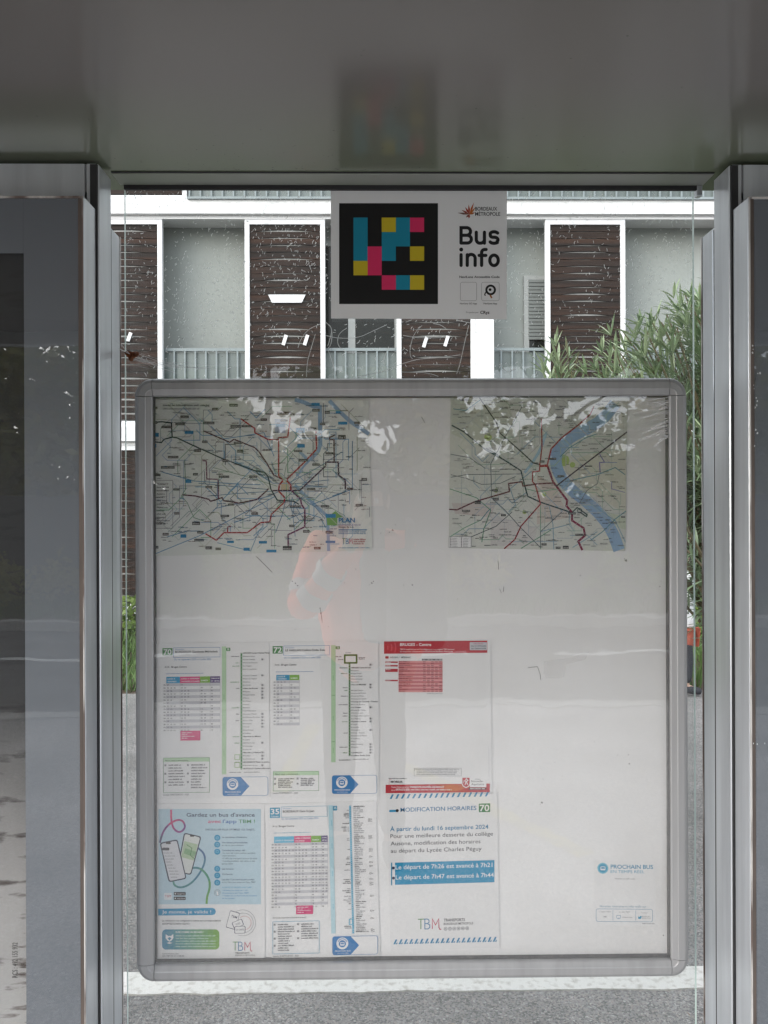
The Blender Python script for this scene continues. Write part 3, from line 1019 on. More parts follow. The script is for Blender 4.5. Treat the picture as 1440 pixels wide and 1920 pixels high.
rg = random.Random(22)
k = Ink(YP, 820, 730, 3.0, 0, 0)
for pts, c in (([(80, 60), (400, 60), (450, 300), (250, 330), (80, 250)], '#d3d9cb'), ([(690, 420), (1060, 300), (1062, 700), (820, 560)], '#dcdccb'), ([(80, 640), (330, 640), (300, 720), (100, 700)], '#d6cec8'),
               ([(560, 480), (660, 540), (740, 720), (560, 760)], '#dcd2c8'), ([(860, 660), (1060, 720), (1060, 790), (960, 760)], '#d3dcc6'), ([(300, 700), (560, 780), (540, 880), (300, 880)], '#d9d7d4')):
    k.poly(pts, H(c))
for x, y, r in ((710, 400, 34), (285, 270, 22), (660, 385, 14), (490, 690, 12), (600, 590, 14), (330, 570, 12), (760, 425, 16)):
    k.disc(x, y, r, H('#b4cb7c'), 10)
k.line([(1000, 80), (930, 170), (840, 225), (760, 262), (700, 310), (668, 365), (665, 420), (690, 490), (745, 560), (850, 640), (930, 720), (985, 800), (1022, 905)], 66, H('#9cbcdc'), 1)
k.line([(610, 250), (580, 340), (530, 420), (490, 470)], 16, H('#a9c8da'), 1)
map_noise(k, rg, (82, 50, 1050, 885), 95, [H('#b6c9b8'), H('#a8c4b0'), H('#bcc6cc'), H('#c9c9c4'), H('#9fb9c9')], 3.2)
GL, GN, TL = H('#8fbda0'), H('#6fa888'), H('#5f9aa8')
for pts in ([(70, 830), (150, 780), (245, 735)], [(245, 735), (280, 690), (300, 670)], [(70, 560), (130, 580), (220, 610), (300, 680), (260, 790), (250, 860)], [(760, 510), (900, 480), (1000, 440), (1055, 480)],
            [(720, 540), (860, 640), (1000, 740), (1058, 860)], [(1060, 685), (1000, 730), (930, 800), (860, 850)], [(690, 380), (740, 330), (840, 270), (900, 250)], [(580, 640), (580, 900)], [(630, 660), (650, 760), (655, 900)],
            [(745, 700), (740, 740), (770, 800), (740, 760), (580, 800)], [(500, 580), (420, 640), (400, 620)], [(240, 60), (160, 120), (90, 110)], [(680, 560), (560, 575), (500, 560)], [(530, 460), (410, 560), (440, 650), (400, 690)],
            [(470, 895), (560, 840), (640, 790)], [(760, 890), (840, 840), (900, 800)]):
    k.line(pts, 4.5, rg.choice([GL, GN, TL, H('#8fb3c4')]))
for pts in ([(75, 365), (180, 385), (270, 445)], [(75, 495), (160, 480), (300, 478), (470, 476)], [(75, 480), (160, 500), (250, 535), (350, 530), (440, 490)], [(475, 100), (380, 270), (300, 420), (305, 610), (380, 680), (470, 780), (575, 885)],
            [(190, 830), (330, 770), (420, 690)], [(700, 690), (580, 800), (580, 890)], [(800, 640), (840, 570), (900, 530), (910, 480)]):
    k.line(pts, 4, rg.choice([H('#7f868c'), H('#6f7a80')]))
k.line([(912, 365), (940, 410), (912, 412), (915, 470)], 6, H('#8a86b4')); k.line([(940, 410), (1010, 412)], 4, H('#8f9fc0'))
k.line([(980, 520), (980, 560), (1055, 580)], 4, H('#8f8fc0'))
for c, w, pts in ((H('#2c3a3c'), 6, [(235, 45), (330, 185), (350, 245), (470, 350), (540, 415), (580, 425)]),
                  (H('#1f464c'), 6.5, [(80, 202), (150, 240), (270, 340), (380, 400), (470, 458), (478, 490), (492, 545), (508, 602), (580, 635), (760, 695)]),
                  (H('#1f464c'), 6, [(270, 332), (330, 362), (365, 392)]),
                  (H('#a83038'), 6, [(585, 165), (588, 330), (575, 430), (575, 460), (535, 465), (535, 520), (550, 535), (565, 590), (580, 645), (470, 770), (435, 845), (375, 897)]),
                  (H('#a83038'), 7, [(880, 95), (860, 140), (800, 195), (700, 272), (640, 335), (618, 425), (578, 432)]),
                  (H('#8a2048'), 10, [(618, 430), (650, 520), (730, 625), (725, 655), (757, 692), (757, 738), (822, 780), (830, 822), (792, 855), (815, 905)]),
                  (H('#3f2348'), 6.5, [(668, 545), (712, 510), (1066, 240)]),
                  (H('#6a2436'), 6.5, [(65, 675), (110, 678), (210, 632), (405, 575), (400, 530), (475, 520), (482, 545), (560, 532), (650, 527)]),
                  (H('#a83038'), 10, [(572, 432), (622, 432)])):
    k.line(pts, w * 1.15, c)
    k.dashes(pts, w * .32, H('#e0d6d6'), 3, 24)
k.ring(800, 682, 14, 4, H('#2f4f4f'), 14); k.line([(760, 690), (785, 665), (842, 705), (838, 716), (800, 690)], 6, H('#2f4f4f'))
for b in ((130, 54, 178, 66), (575, 400, 602, 412), (630, 385, 668, 397), (675, 483, 714, 494), (210, 627, 244, 645), (312, 610, 345, 624), (138, 678, 184, 688), (775, 812, 818, 824), (665, 885, 692, 897), (705, 880, 738, 897),
          (585, 866, 614, 878), (358, 702, 384, 714), (308, 562, 340, 574), (735, 692, 778, 704), (1033, 712, 1055, 722), (830, 428, 870, 436)):
    k.rect(*b, H('#3d4040'))
    k.greek(b[0] + 4, b[2] - 3, b[3] - 4, 6, H('#c4c4c0'), rg)
for i in range(360):
    x, y = rg.uniform(80, 1040), rg.uniform(60, 890)
    k.greek(x, min(1052, x + rg.uniform(14, 46)), y, rg.uniform(5, 7), rg.choice([H('#6d7072'), H('#84888a'), H('#5a5c60'), H('#74706a'), H('#4a4c50')]), rg)
for x, y, t, x1 in ((155, 138, 'LE BOUSCAT', 218), (850, 312, 'BORDEAUX', 918), (85, 758, 'MÉRIGNAC', 138), (345, 822, 'TALENCE', 388), (915, 872, 'BÈGLES', 955), (132, 824, 'PESSAC', 170)):
    k.text(x, y, 8, t, DGR, x1)
k.rect(64, 828, 190, 890, WHITE)
k.frame(64, 828, 190, 890, 2, GRY)
for c in range(2):
    for i in range(6):
        k.rect(72 + c * 60, 834 + i * 9, 78 + c * 60, 839 + i * 9, DGR)
        k.greek(84 + c * 60, 112 + c * 60, 840 + i * 9, 5, GRY, rg)
sheets.insert(1, (k, 'network_map', [(75, 40), (1071, 42), (1057, 910), (64, 892)],
                  'smaller city street map with a wide blue river, right half of the board'))

for k, nm, paper, lab in sheets:
    cat = {'network_map': 'map', 'bus_timetable': 'timetable', 'notice_poster': 'poster', 'notice_sheet': 'notice', 'info_sticker': 'sticker'}[nm]
    pc = WHITE
    if nm == 'network_map':
        pc = H('#f0f3ee') if 'PLAN' in lab else H('#dfe2da')
    if nm == 'info_sticker':
        pc = (0.815, 0.815, 0.815)
    o = k.build(nm, paper, 0.0006 if nm != 'info_sticker' else .0002, pc, INK)
    tag(o, lab, cat, 'sheets pinned on the notice board')

# --- the sign under the roof
YS = 1.4865
k = Ink(YS, 600, 340, 3.789, 0, 0)
SG = (0.80, 0.81, 0.82)
k.rect(136, 156, 838, 872, H('#18181a'))
cs, cx0, cy0 = 100.3, 238, 258
CYN, YEL, MAG = H('#1b90ad'), H('#d6c02e'), H('#e8366c')
for r, c, cc in ((0, 0, CYN), (1, 0, CYN), (2, 0, CYN), (3, 0, YEL), (2, 1, MAG), (3, 1, MAG), (0, 2, YEL), (1, 2, CYN), (2, 2, CYN), (0, 3, CYN), (1, 3, CYN), (0, 4, MAG), (2, 4, YEL), (4, 2, MAG), (4, 3, CYN), (4, 4, YEL)):
    k.rect(cx0 + c * cs, cy0 + r * 102.5, cx0 + (c + 1) * cs, cy0 + (r + 1) * 102.5, cc)
for a, l, c in ((-95, 72, '#b8502e'), (-70, 92, '#c8642f'), (-120, 62, '#a84030'), (-150, 66, '#9a4a3a'), (-172, 86, '#7a5a50'), (-50, 66, '#c87a3a'), (-20, 42, '#b86a3a'), (100, 30, '#a84a30'), (140, 34, '#8a4a3c')):
    bx, by = 1062, 236
    dx, dy = math.cos(R(a)), math.sin(R(a))
    k.poly([(bx, by), (bx + dx * l * .5 - dy * 7, by + dy * l * .5 + dx * 7), (bx + dx * l, by + dy * l), (bx + dx * l * .5 + dy * 7, by + dy * l * .5 - dx * 7)], H(c))
k.text(1102, 208, 25, 'BORDEAUX', H('#202226'), 1258, .014)
k.text(1102, 245, 25, 'MÉTROPOLE', H('#202226'), 1280, .010)
IK, W = H('#1c1d20'), 23
def arc(cx, cy, rx, ry, a0, a1, n=14):
    return [(cx + rx * math.cos(R(a0 + (a1 - a0) * i / n)), cy + ry * math.sin(R(a0 + (a1 - a0) * i / n))) for i in range(n + 1)]
def stroke(pts):
    k.line(pts, W, IK)
    k.disc(*pts[0], W / 2, IK, 14)
    k.disc(*pts[-1], W / 2, IK, 14)
# B u s
stroke([(1002, 439), (1002, 330), (1040, 330)] + arc(1042, 357, 27, 27, -90, 90) + [(1002, 384)])
stroke([(1002, 384), (1044, 384)] + arc(1046, 411.5, 29, 27.5, -90, 90) + [(1002, 439)])
stroke([(1110, 362)] + [(1110, 405)] + arc(1136, 413, 26, 27, 180, 90) + arc(1140, 413, 28, 27, 90, 0) + [(1168, 362)])
stroke([(1168, 405), (1168, 440)])
stroke([(1262, 368)] + arc(1236, 374, 27, 15, -40, -180, 8) + arc(1232, 386, 22, 12, 180, 90, 6) + arc(1240, 416, 24, 18, -90, 40, 8) + arc(1236, 424, 30, 17, 40, 155, 8))
# i n f o
k.disc(1003, 485, 14, IK)
stroke([(1002, 522), (1002, 598)])
stroke([(1046, 522), (1046, 598)])
stroke([(1046, 548)] + arc(1074, 548, 28, 28, -165, 0) + [(1102, 598)])
stroke([(1180, 485)] + arc(1170, 506, 22, 21, -90, -180, 6) + [(1148, 598)])
stroke([(1130, 527), (1178, 527)])
stroke(arc(1236, 562, 30, 37, 0, 359, 26))
k.text(990, 687, 15, 'NaviLens Accessible Code', H('#4a4b4e'), 1276, .018)
k.frame(996, 716, 1114, 850, 2.5, H('#a2a4a6'), 14)
k.frame(1146, 716, 1274, 850, 2.5, H('#a2a4a6'), 14)
k.ring(1212, 772, 38, 15, IK, 22); k.disc(1208, 770, 10, IK)
k.line([(1180, 785), (1168, 806), (1176, 812)], 8, IK, 1); k.line([(1208, 808), (1220, 830)], 11, H('#b0703a'))
k.text(994, 874, 11, 'NaviLens GO App', H('#4a4b4e'), 1114, .012)
k.text(1162, 874, 11, 'NaviLens App', H('#4a4b4e'), 1258, .012)
k.text(1038, 936, 10, 'Propulsé par', H('#6a6b6e'), 1126)
k.text(1138, 942, 21, 'CRyz', IK, 1204, .02)
sign = k.build('info_sign', [(77, 62), (1328, 66), (1326, 978), (78, 972)], 0.003, SG, print_mat('sign_print', .38, .5, .03))
tag(sign, 'grey hanging sign reading Bus info with a colour square code on black', 'sign')
# ================================================================== ground and street
def asphalt(name, base, light=1.0, scale=110.0, bumpd=0.5, patch=0.3):
    m = bpy.data.materials.new(name)
    m.use_nodes = True
    nt = m.node_tree
    b = nt.nodes['Principled BSDF']
    b.inputs['Roughness'].default_value = 0.85
    tc = nt.nodes.new('ShaderNodeTexCoord')
    v = nt.nodes.new('ShaderNodeTexVoronoi')
    v.inputs['Scale'].default_value = scale
    nt.links.new(tc.outputs['Object'], v.inputs['Vector'])
    sx = nt.nodes.new('ShaderNodeSeparateColor')
    nt.links.new(v.outputs['Color'], sx.inputs[0])
    r = nt.nodes.new('ShaderNodeValToRGB')
    cr = r.color_ramp
    cr.elements[0].position = 0; cr.elements[0].color = (base * .52, base * .51, base * .5, 1)
    cr.elements[1].position = 1; cr.elements[1].color = (min(.85, base * 1.7), min(.85, base * 1.66), min(.82, base * 1.58), 1)
    for p, c in ((.3, (.75, .73, .71)), (.55, (1.1, 1.06, 1.02)), (.7, (1.3, 1.16, 1.07)), (.85, (1.0, 1.0, 1.0)), (.95, (1.4, 1.36, 1.3))):
        e = cr.elements.new(p)
        e.color = (base * c[0], base * c[1], base * c[2], 1)
    nt.links.new(sx.outputs[0], r.inputs['Fac'])
    n = nt.nodes.new('ShaderNodeTexNoise')
    n.inputs['Scale'].default_value = 1.7; n.inputs['Detail'].default_value = 8
    nt.links.new(tc.outputs['Object'], n.inputs['Vector'])
    mr = nt.nodes.new('ShaderNodeMapRange')
    mr.inputs['From Min'].default_value = .3; mr.inputs['From Max'].default_value = .7
    mr.inputs['To Min'].default_value = 1 - patch; mr.inputs['To Max'].default_value = 1 + patch
    nt.links.new(n.outputs['Fac'], mr.inputs['Value'])
    mx = nt.nodes.new('ShaderNodeMix'); mx.data_type = 'RGBA'; mx.blend_type = 'MULTIPLY'; mx.inputs['Factor'].default_value = 1
    nt.links.new(r.outputs['Color'], mx.inputs[6]); nt.links.new(mr.outputs['Result'], mx.inputs[7])
    nt.links.new(mx.outputs[2], b.inputs['Base Color'])
    bp = nt.nodes.new('ShaderNodeBump'); bp.inputs['Strength'].default_value = bumpd; bp.inputs['Distance'].default_value = .004
    nt.links.new(v.outputs['Distance'], bp.inputs['Height'])
    bp.invert = True
    nt.links.new(bp.outputs['Normal'], b.inputs['Normal'])
    return m


A_PATH = asphalt('path_asphalt', 0.20, scale=175)
A_ROAD = asphalt('road_asphalt', 0.10, scale=90)
PAVE = asphalt('pale_bounce_paving', 0.44, scale=120, bumpd=.3)  # out of view; made pale to bounce fill light up under the roof
CONC = mat('concrete', (.50, .49, .46), .85, color2=(.36, .35, .33), vscale=30, bump=.4, bscale=150, detail=8)
PALECONC = mat('pale_edging', (.66, .645, .61), .8, color2=(.36, .33, .29), vscale=45, bump=.5, bscale=260, detail=10, lo=.5, hi=.8)
WPAINT = mat('road_paint', (.7, .7, .68), .7, color2=(.3, .3, .3), vscale=25, lo=.5, hi=.75, detail=9)
YPAINT = mat('faded_yellow_paint', (.60, .54, .30), .8, color2=(.40, .38, .30), vscale=14, detail=8)
SOIL = mat('soil', (.10, .07, .045), .95, var=.5, vscale=20, bump=.6, bscale=60)


def struct(o):
    o['kind'] = 'structure'
    return o


struct(box_obj('ground', -90, 90, -90, 110, -1.2, -.26, SOIL))
struct(box_obj('road', -90, 90, -8.3, -3.38, -.26, -.12, A_ROAD))
struct(box_obj('pavement', -90, 90, -3.2, 1.9, -.26, 0.0, PAVE))
struct(box_obj('footpath', -90, 90, 1.9, 6.62, -.26, 0.0, A_PATH))
struct(box_obj('kerb', -90, 90, -3.38, -3.2, -.26, .012, CONC, bevel=.012))
struct(box_obj('far_kerb', -90, 90, -8.48, -8.3, -.26, .01, CONC, bevel=.012))
struct(box_obj('verge_earth', -90, 90, -60, -8.48, -.26, 0.0, SOIL))
struct(box_obj('lawn_earth', -90, 90, 6.62, 70, -.26, -.01, SOIL))
bm = bmesh.new()
for i in range(-12, 13):
    bmesh.ops.create_grid(bm, x_segments=1, y_segments=1, size=.5, matrix=Matrix.Translation((i * 3.2, -6.2, -.116)) @ Matrix.Diagonal((2.2, .16, 1, 1)))
struct(bm_obj('road_marking', bm, WPAINT))
# faded yellow guide lines on the waiting area
bm = bmesh.new()
for (ax, ay), (bx, by) in (((.95, -.55), (.05, -2.0)), ((-.45, -2.75), (-.54, -1.35))):
    a, b = Vector((ax, ay, .004)), Vector((bx, by, .004))
    d = (b - a).normalized(); nrm = Vector((-d.y, d.x, 0)) * .05
    bm.faces.new([bm.verts.new(p) for p in (a - nrm, a + nrm, b + nrm, b - nrm)])
struct(bm_obj('guide_marking', bm, YPAINT))

# flush pale edging between the shelter's paving and the path, with ragged asphalt over its near edge
rg = random.Random(4)
pn, pf = [], []
for i in range(161):
    x = -4 + i * 8 / 160
    near = 2.482 + .012 * noise.noise(Vector((x * 5, 0, 3))) + .008 * noise.noise(Vector((x * 30, 1, 0)))
    far = 2.600 + .003 * noise.noise(Vector((x * 12, 9, 0)))
    pn.append((x, near)); pf.append((x, far))
vs = [(x, y, .005) for x, y in pn] + [(x, y, .005) for x, y in pf] + [(x, y, -.02) for x, y in pn] + [(x, y, -.02) for x, y in pf]
n = 161
fs = [(i, i + 1, n + i + 1, n + i) for i in range(n - 1)] + [(2 * n + i, 2 * n + i + 1, i + 1, i) for i in range(n - 1)] + [(n + i, n + i + 1, 3 * n + i + 1, 3 * n + i) for i in range(n - 1)]
struct(mesh_obj('edging_strip', vs, fs, PALECONC))

# dry leaf scraps and grit lying on the paving under the board
rg = random.Random(77)
vs, fs = [], []
for i in range(46):
    x, y = rg.uniform(-.9, 1.2), rg.uniform(2.2, 3.3) if i < 30 else rg.uniform(3.3, 6.4)
    a = rg.uniform(0, 6.28); l = rg.uniform(.004, .014); w = l * rg.uniform(.25, .5)
    c_, s_ = math.cos(a), math.sin(a)
    b = len(vs)
    vs += [(x - c_ * l, y - s_ * l, .006), (x - s_ * w, y + c_ * w, .010), (x + c_ * l, y + s_ * l, .007), (x + s_ * w, y - c_ * w, .006)]
    fs.append((b, b + 1, b + 2, b + 3))
lt = mesh_obj('leaf_litter', vs, fs, mat('dry_litter', (.55, .50, .42), .8, color2=(.22, .13, .07), vscale=2.3, lo=.45, hi=.55))
tag(lt, 'dry leaf scraps and grit scattered over the asphalt under the board', 'litter', kind='stuff')

# grass in front of the building and on the far verge
LEAFG = mat('grass_blade', (.10, .17, .045), .7, color2=(.05, .10, .02), vscale=3)
def grass(name, x0, x1, y0, y1, n, h, seed):
    rg = random.Random(seed)
    vs, fs = [], []
    for i in range(n):
        x, y = rg.uniform(x0, x1), rg.uniform(y0, y1)
        if noise.noise(Vector((x * .9, y * .9, seed))) < -.25 and rg.random() < .7:
            continue
        a = rg.uniform(0, 2 * PI); hh = h * rg.uniform(.5, 1.5); w = .006 + .006 * rg.random()
        lx, ly = rg.uniform(-.6, .6) * hh, rg.uniform(-.6, .6) * hh
        c, s = math.cos(a) * w, math.sin(a) * w
        b = len(vs)
        vs += [(x - c, y - s, -.01), (x + c, y + s, -.01), (x + c * .7 + lx * .4, y + s * .7 + ly * .4, hh * .6), (x - c * .7 + lx * .4, y - s * .7 + ly * .4, hh * .6), (x + lx, y + ly, hh)]
        fs += [(b, b + 1, b + 2, b + 3), (b + 3, b + 2, b + 4)]
    o = mesh_obj(name, vs, fs, LEAFG)
    o['kind'] = 'stuff'
    tag(o, cat='grass')
    return o


g1 = grass('grass', -6, 7, 6.65, 10.2, 16000, .16, 1)
g1['label'] = 'rough green grass between the path and the apartment building'
g2 = grass('grass', -12, 12, -10.9, -8.5, 14000, .14, 2)
g2['label'] = 'grass verge along the far side of the road'

# ================================================================== apartment building
YB = 10.4
WHITEP = mat('white_render', (.74, .75, .76), .6, color2=(.68, .69, .70), vscale=3, detail=6)
LOGGIA = mat('loggia_wall', (.30, .325, .31), .7, color2=(.265, .285, .27), vscale=1.2, detail=5)
WOOD = mat('weathered_wood', (.019, .0145, .0128), .6, color2=(.056, .027, .017), spec=.12, vscale=2.4, detail=6, stretch=(.10, 1, 4.5), lo=.45, hi=.75, bump=.35, bscale=40)
RAIL = mat('grey_green_steel', (.23, .27, .28), .5, var=.15, vscale=4)
RAILGL = mat('frosted_panel', (.155, .185, .178), .35, color2=(.12, .145, .14), vscale=1.5, detail=6)
WFRAME = mat('window_frame', (.34, .355, .35), .5, var=.08)
WGLASS = mat('window_pane', (.014, .016, .014), .04, spec=.22)
BLIND = mat('roller_blind', (.17, .185, .18), .6, bump=0)
WMETAL = mat('white_metal', (.70, .71, .73), .45)
XB = lambda px: X(px, YB)
L1, L2, L3, L4 = Z(827, YB), Z(404, YB), Z(404, YB) + 2.95, Z(404, YB) + 5.9   # undersides of the slabs' lower edges
SL = .20                                                                        # slab edge height
bld = empty('apartment_building', (XB(720), YB, 0), 'white apartment block with dark wooden shutters and grey balcony railings', 'building')
BX0, BX1 = -9.0, 11.0


def bpart(name, bm, m, parent=None, smooth=False):
    par = parent or bld
    o = bm_obj(name, bm, m, None, smooth)
    off = bld.location
    if parent is None:
        for v in o.data.vertices:
            v.co -= off
    o.parent = par
    return o


YR = YB + .46     # loggia back wall
for zl in (L1, L2, L3, L4):
    bm = bmesh.new(); box(bm, BX0, BX1, YB - .06, YB + .7, zl, zl + SL, bevel=.006)
    bpart('floor_slab', bm, WHITEP)
    bm = bmesh.new(); box(bm, BX0, BX1, YB + .01, YB + .09, zl - .045, zl - .002)
    bpart('shutter_track', bm, WMETAL)
    for q in (0.002,):
        bm = bmesh.new(); box(bm, BX0, BX1, YB - .02, YB + .08, zl + SL + q, zl + SL + .010)
        bpart('shutter_sill', bm, WMETAL)
bm = bmesh.new(); box(bm, BX0, BX1, YR, YR + .25, .22, L4)
bpart('back_wall', bm, LOGGIA)
bm = bmesh.new(); box(bm, BX0, BX1, YB - .03, YR, -.2, .20, bevel=.01)
bpart('plinth', bm, WHITEP)
bm = bmesh.new(); box(bm, BX0, BX1, YB - .1, YB + 5, L4 + SL, L4 + SL + .5)
bpart('roof_parapet', bm, WHITEP)
bm = bmesh.new(); box(bm, BX0, BX1, YR + .25, YR + 8, -.2, L4 + SL)
bpart('rear_block', bm, WHITEP)
for xx in (BX0, BX1 - .2, XB(893) + .002):
    w = .2 if xx != XB(893) + .002 else XB(926) - XB(893)
    bm = bmesh.new(); box(bm, xx, xx + w, YB - .02 if w == .2 else YB - .045, YB + .3, L1 + SL, L2)
    bpart('column', bm, WHITEP)
    for z0, z1 in ((.2, L1), (L2 + SL, L3), (L3 + SL, L4)):
        bm = bmesh.new(); box(bm, xx, xx + w, YB - .045, YB + .3, z0, z1)
        bpart('column', bm, WHITEP)

# partitions between loggias
for px in (-420, 235, 1480):
    bm = bmesh.new(); box(bm, XB(px), XB(px) + .15, YB + .22, YR, .2, L4)
    bpart('partition', bm, LOGGIA)


def slats_mesh(w, h, seed):
    rg = random.Random(seed)
    n = int(h / .0945)
    p = h / n
    bm = bmesh.new()
    for i in range(n):
        z = i * p
        bow = .022 * rg.random() ** .8 + .007
        c = rg.uniform(.42, .58)
        S = 14
        rows = []
        tilt = rg.uniform(-.003, .004)
        end = rg.uniform(.03, .16)
        for j in range(S + 1):
            t = j / S
            x = -w / 2 + t * w
            u = (t - end) / max(1 - 2 * end, .1)
            arc_ = max(0.0, 1 - (2 * (u - .5)) ** 2) if 0 < u < 1 else 0.0
            zl = z + .003 + bow * arc_
            zh = z + p * 1.02
            rows.append([bm.verts.new(q) for q in ((x, -.012 + tilt, zl), (x, -.004, zh), (x, .012, zh), (x, .010, zl))])
        for a, b in zip(rows, rows[1:]):
            for q in range(4):
                bm.faces.new((a[q], b[q], b[(q + 1) % 4], a[(q + 1) % 4]))
        bm.faces.new(rows[0]); bm.faces.new(rows[-1][::-1])
    me = bpy.data.meshes.new('slat_panel')
    bmesh.ops.recalc_face_normals(bm, faces=bm.faces[:])
    bm.to_mesh(me); bm.free()
    me.materials.append(WOOD)
    return me, bow_back(w, h)


GAP_SHEET = mat('gap_light_sheet', (.42, .43, .43), .6, var=.2)  # added pale sheet, stands in for light seen through the slat gaps
def bow_back(w, h):
    bm = bmesh.new(); box(bm, -w / 2 + .02, w / 2 - .02, .0135, .0165, .01, h - .01)
    return bm


def shutter(x0, x1, z0, z1, seed, plates=()):
    """sliding louvred panel: white frame, wooden slats, white raised grips"""
    t = .065
    bm = bmesh.new()
    y0, y1 = YB + .015, YB + .085
    box(bm, x0, x0 + t, y0, y1, z0, z1, bevel=.004); box(bm, x1 - t, x1, y0, y1, z0, z1, bevel=.004)
    box(bm, x0 + t, x1 - t, y0 + .003, y1 - .003, z1 - t, z1); box(bm, x0 + t, x1 - t, y0 + .003, y1 - .003, z0, z0 + t)
    f = bm_obj('shutter_frame', bm, WMETAL)
    sm, bk_ = slats_mesh(x1 - x0 - 2 * t, z1 - z0 - 2 * t, seed)
    sh = bpy.data.objects.new('shutter', sm)
    col.objects.link(sh)
    sh.location = (((x0 + x1) / 2, (y0 + y1) / 2, z0 + t)) - bld.location if False else Vector(((x0 + x1) / 2, (y0 + y1) / 2, z0 + t)) - bld.location
    sh.parent = bld
    o0 = Vector(((x0 + x1) / 2, (y0 + y1) / 2, z0 + t))
    for v in f.data.vertices:
        v.co -= o0
    f.parent = sh
    bm_obj('gap_light_backing', bk_, GAP_SHEET, sh)
    for pts in plates:  # small white raised shapes set over the slats
        bm = bmesh.new()
        fr, bk = [], []
        for px, py in pts:
            p = at(px, py, YB + .03)
            fr.append(bm.verts.new((p.x, YB + .012, p.z))); bk.append(bm.verts.new((p.x, YB + .032, p.z)))
        bm.faces.new(fr); bm.faces.new(bk[::-1])
        for i in range(len(fr)):
            j = (i + 1) % len(fr)
            bm.faces.new((fr[i], bk[i], bk[j], fr[j]))
        g = bm_obj('white_plate', bm, WMETAL)
        for v in g.data.vertices:
            v.co -= o0
        g.parent = sh
    return sh


def dash(x, y, l=21, w=6, lean=6):
    return [(x - w / 2 - lean / 2 + lean, y - l / 2), (x + w / 2 - lean / 2 + lean, y - l / 2 + 2), (x + w / 2 - lean / 2, y + l / 2), (x - w / 2 - lean / 2, y + l / 2 - 2)]


SH1 = [(150, 305, [dash(243, 632, 18, 6)]), (460, 611, [[(503, 553), (573, 553), (566, 568), (510, 568)], dash(534, 638), dash(574, 638)]), (745, 893, [dash(797, 642), dash(837, 640)]), (1025, 1175, [])]
for i, (a, b, g) in enumerate(SH1):
    shutter(XB(a), XB(b), L1 + SL + .012, L2 - .047, 10 + i, g)
for i, (a, b) in enumerate(((-520, -370), (-180, -30), (1480, 1630), (1790, 1940))):
    shutter(XB(a), XB(b), L1 + SL + .012, L2 - .047, 20 + i)
for i, (a, b) in enumerate(((150, 352), (-400, -250), (1420, 1570), (1700, 1850))):
    shutter(XB(a), XB(b), L2 + SL + .012, L3 - .047, 30 + i)
for i, (a, b) in enumerate(((120, 275), (420, 570), (900, 1050), (1250, 1400), (-300, -150))):
    shutter(XB(a), XB(b), .255, L1 - .047, 40 + i)


def railing(x0, x1, z0, ztop, y):
    bm = bmesh.new()
    box(bm, x0, x1, y - .02, y + .025, ztop - .04, ztop)
    box(bm, x0, x1, y - .015, y + .02, z0 + .07, z0 + .10)
    nb = int((x1 - x0) / .146)
    for i in range(nb + 1):
        x = x0 + .03 + i * (x1 - x0 - .06) / nb
        box(bm, x - .011, x + .011, y - .017, y + .003, z0 + .101, ztop - .041)
    r = bpart('railing', bm, RAIL)
    bm = bmesh.new()
    box(bm, x0 + .02, x1 - .02, y + .026, y + .036, z0 + .1, ztop - .05)
    p = bm_obj('frosted_panel', bm, RAILGL)
    for v in p.data.vertices:
        v.co -= bld.location
    p.parent = r
    return r


ZR = Z(654, YB + .2)
for a, b in ((305, 460), (611, 745), (926, 1025), (1175, 1480), (-370, -180), (-30, 150)):
    railing(XB(a) - .05, XB(b) + .05, L1 + SL, ZR, YB + .16)
for a, b in ((352, 1420), (-250, 150)):
    railing(XB(a) + .03, XB(b), L2 + SL - .085, ZR + L2 - L1, YB - .085)
    railing(XB(a) + .03, XB(b), L3 + SL - .02, ZR + L3 - L1, YB + .04)


def window(x0, x1, z0, z1, blind=None, mull=()):
    y = YR - .05
    t = .07
    bm = bmesh.new()
    box(bm, x0, x0 + t, y - .03, y + .05, z0, z1); box(bm, x1 - t, x1, y - .03, y + .05, z0, z1)
    box(bm, x0 + t, x1 - t, y - .028, y + .05, z1 - t, z1); box(bm, x0 + t, x1 - t, y - .028, y + .05, z0, z0 + t)
    for mx in mull:
        box(bm, mx - .05, mx + .05, y - .026, y + .049, z0 + t, z1 - t)
    w = bpart('window', bm, WFRAME)
    bm = bmesh.new(); box(bm, x0 + t, x1 - t, y + .0, y + .012, z0 + t, z1 - t)
    p = bm_obj('pane', bm, WGLASS)
    for v in p.data.vertices:
        v.co -= bld.location
    p.parent = w
    if blind:
        bm = bmesh.new()
        zz = blind
        while zz < z1 - t:
            box(bm, x0 + t - .01, x1 - t + .01, y - .045, y - .031, zz, zz + .044, bevel=.004, seg=1)
            zz += .05
        q = bm_obj('roller_blind', bm, BLIND)
        for v in q.data.vertices:
            v.co -= bld.location
        q.parent = w


XR = lambda px: X(px, YR)
ZRr = lambda py: Z(py, YR)
window(XR(600), XR(750), L1 + SL + .02, ZRr(455), mull=(XR(661),))
window(XR(982), XR(1040), L1 + SL + .02, ZRr(520), blind=ZRr(640))
window(XR(-20), XR(120), L1 + SL + .02, ZRr(455))
window(XR(1330), XR(1500), L1 + SL + .02, ZRr(455))
for a, b in ((380, 560), (800, 980), (1200, 1330)):
    window(XR(a), XR(b), L2 + SL + .02, L2 + 2.3)
for a, b in ((600, 760), (1080, 1200), (280, 400)):
    window(XR(a), XR(b), .5, 2.3)
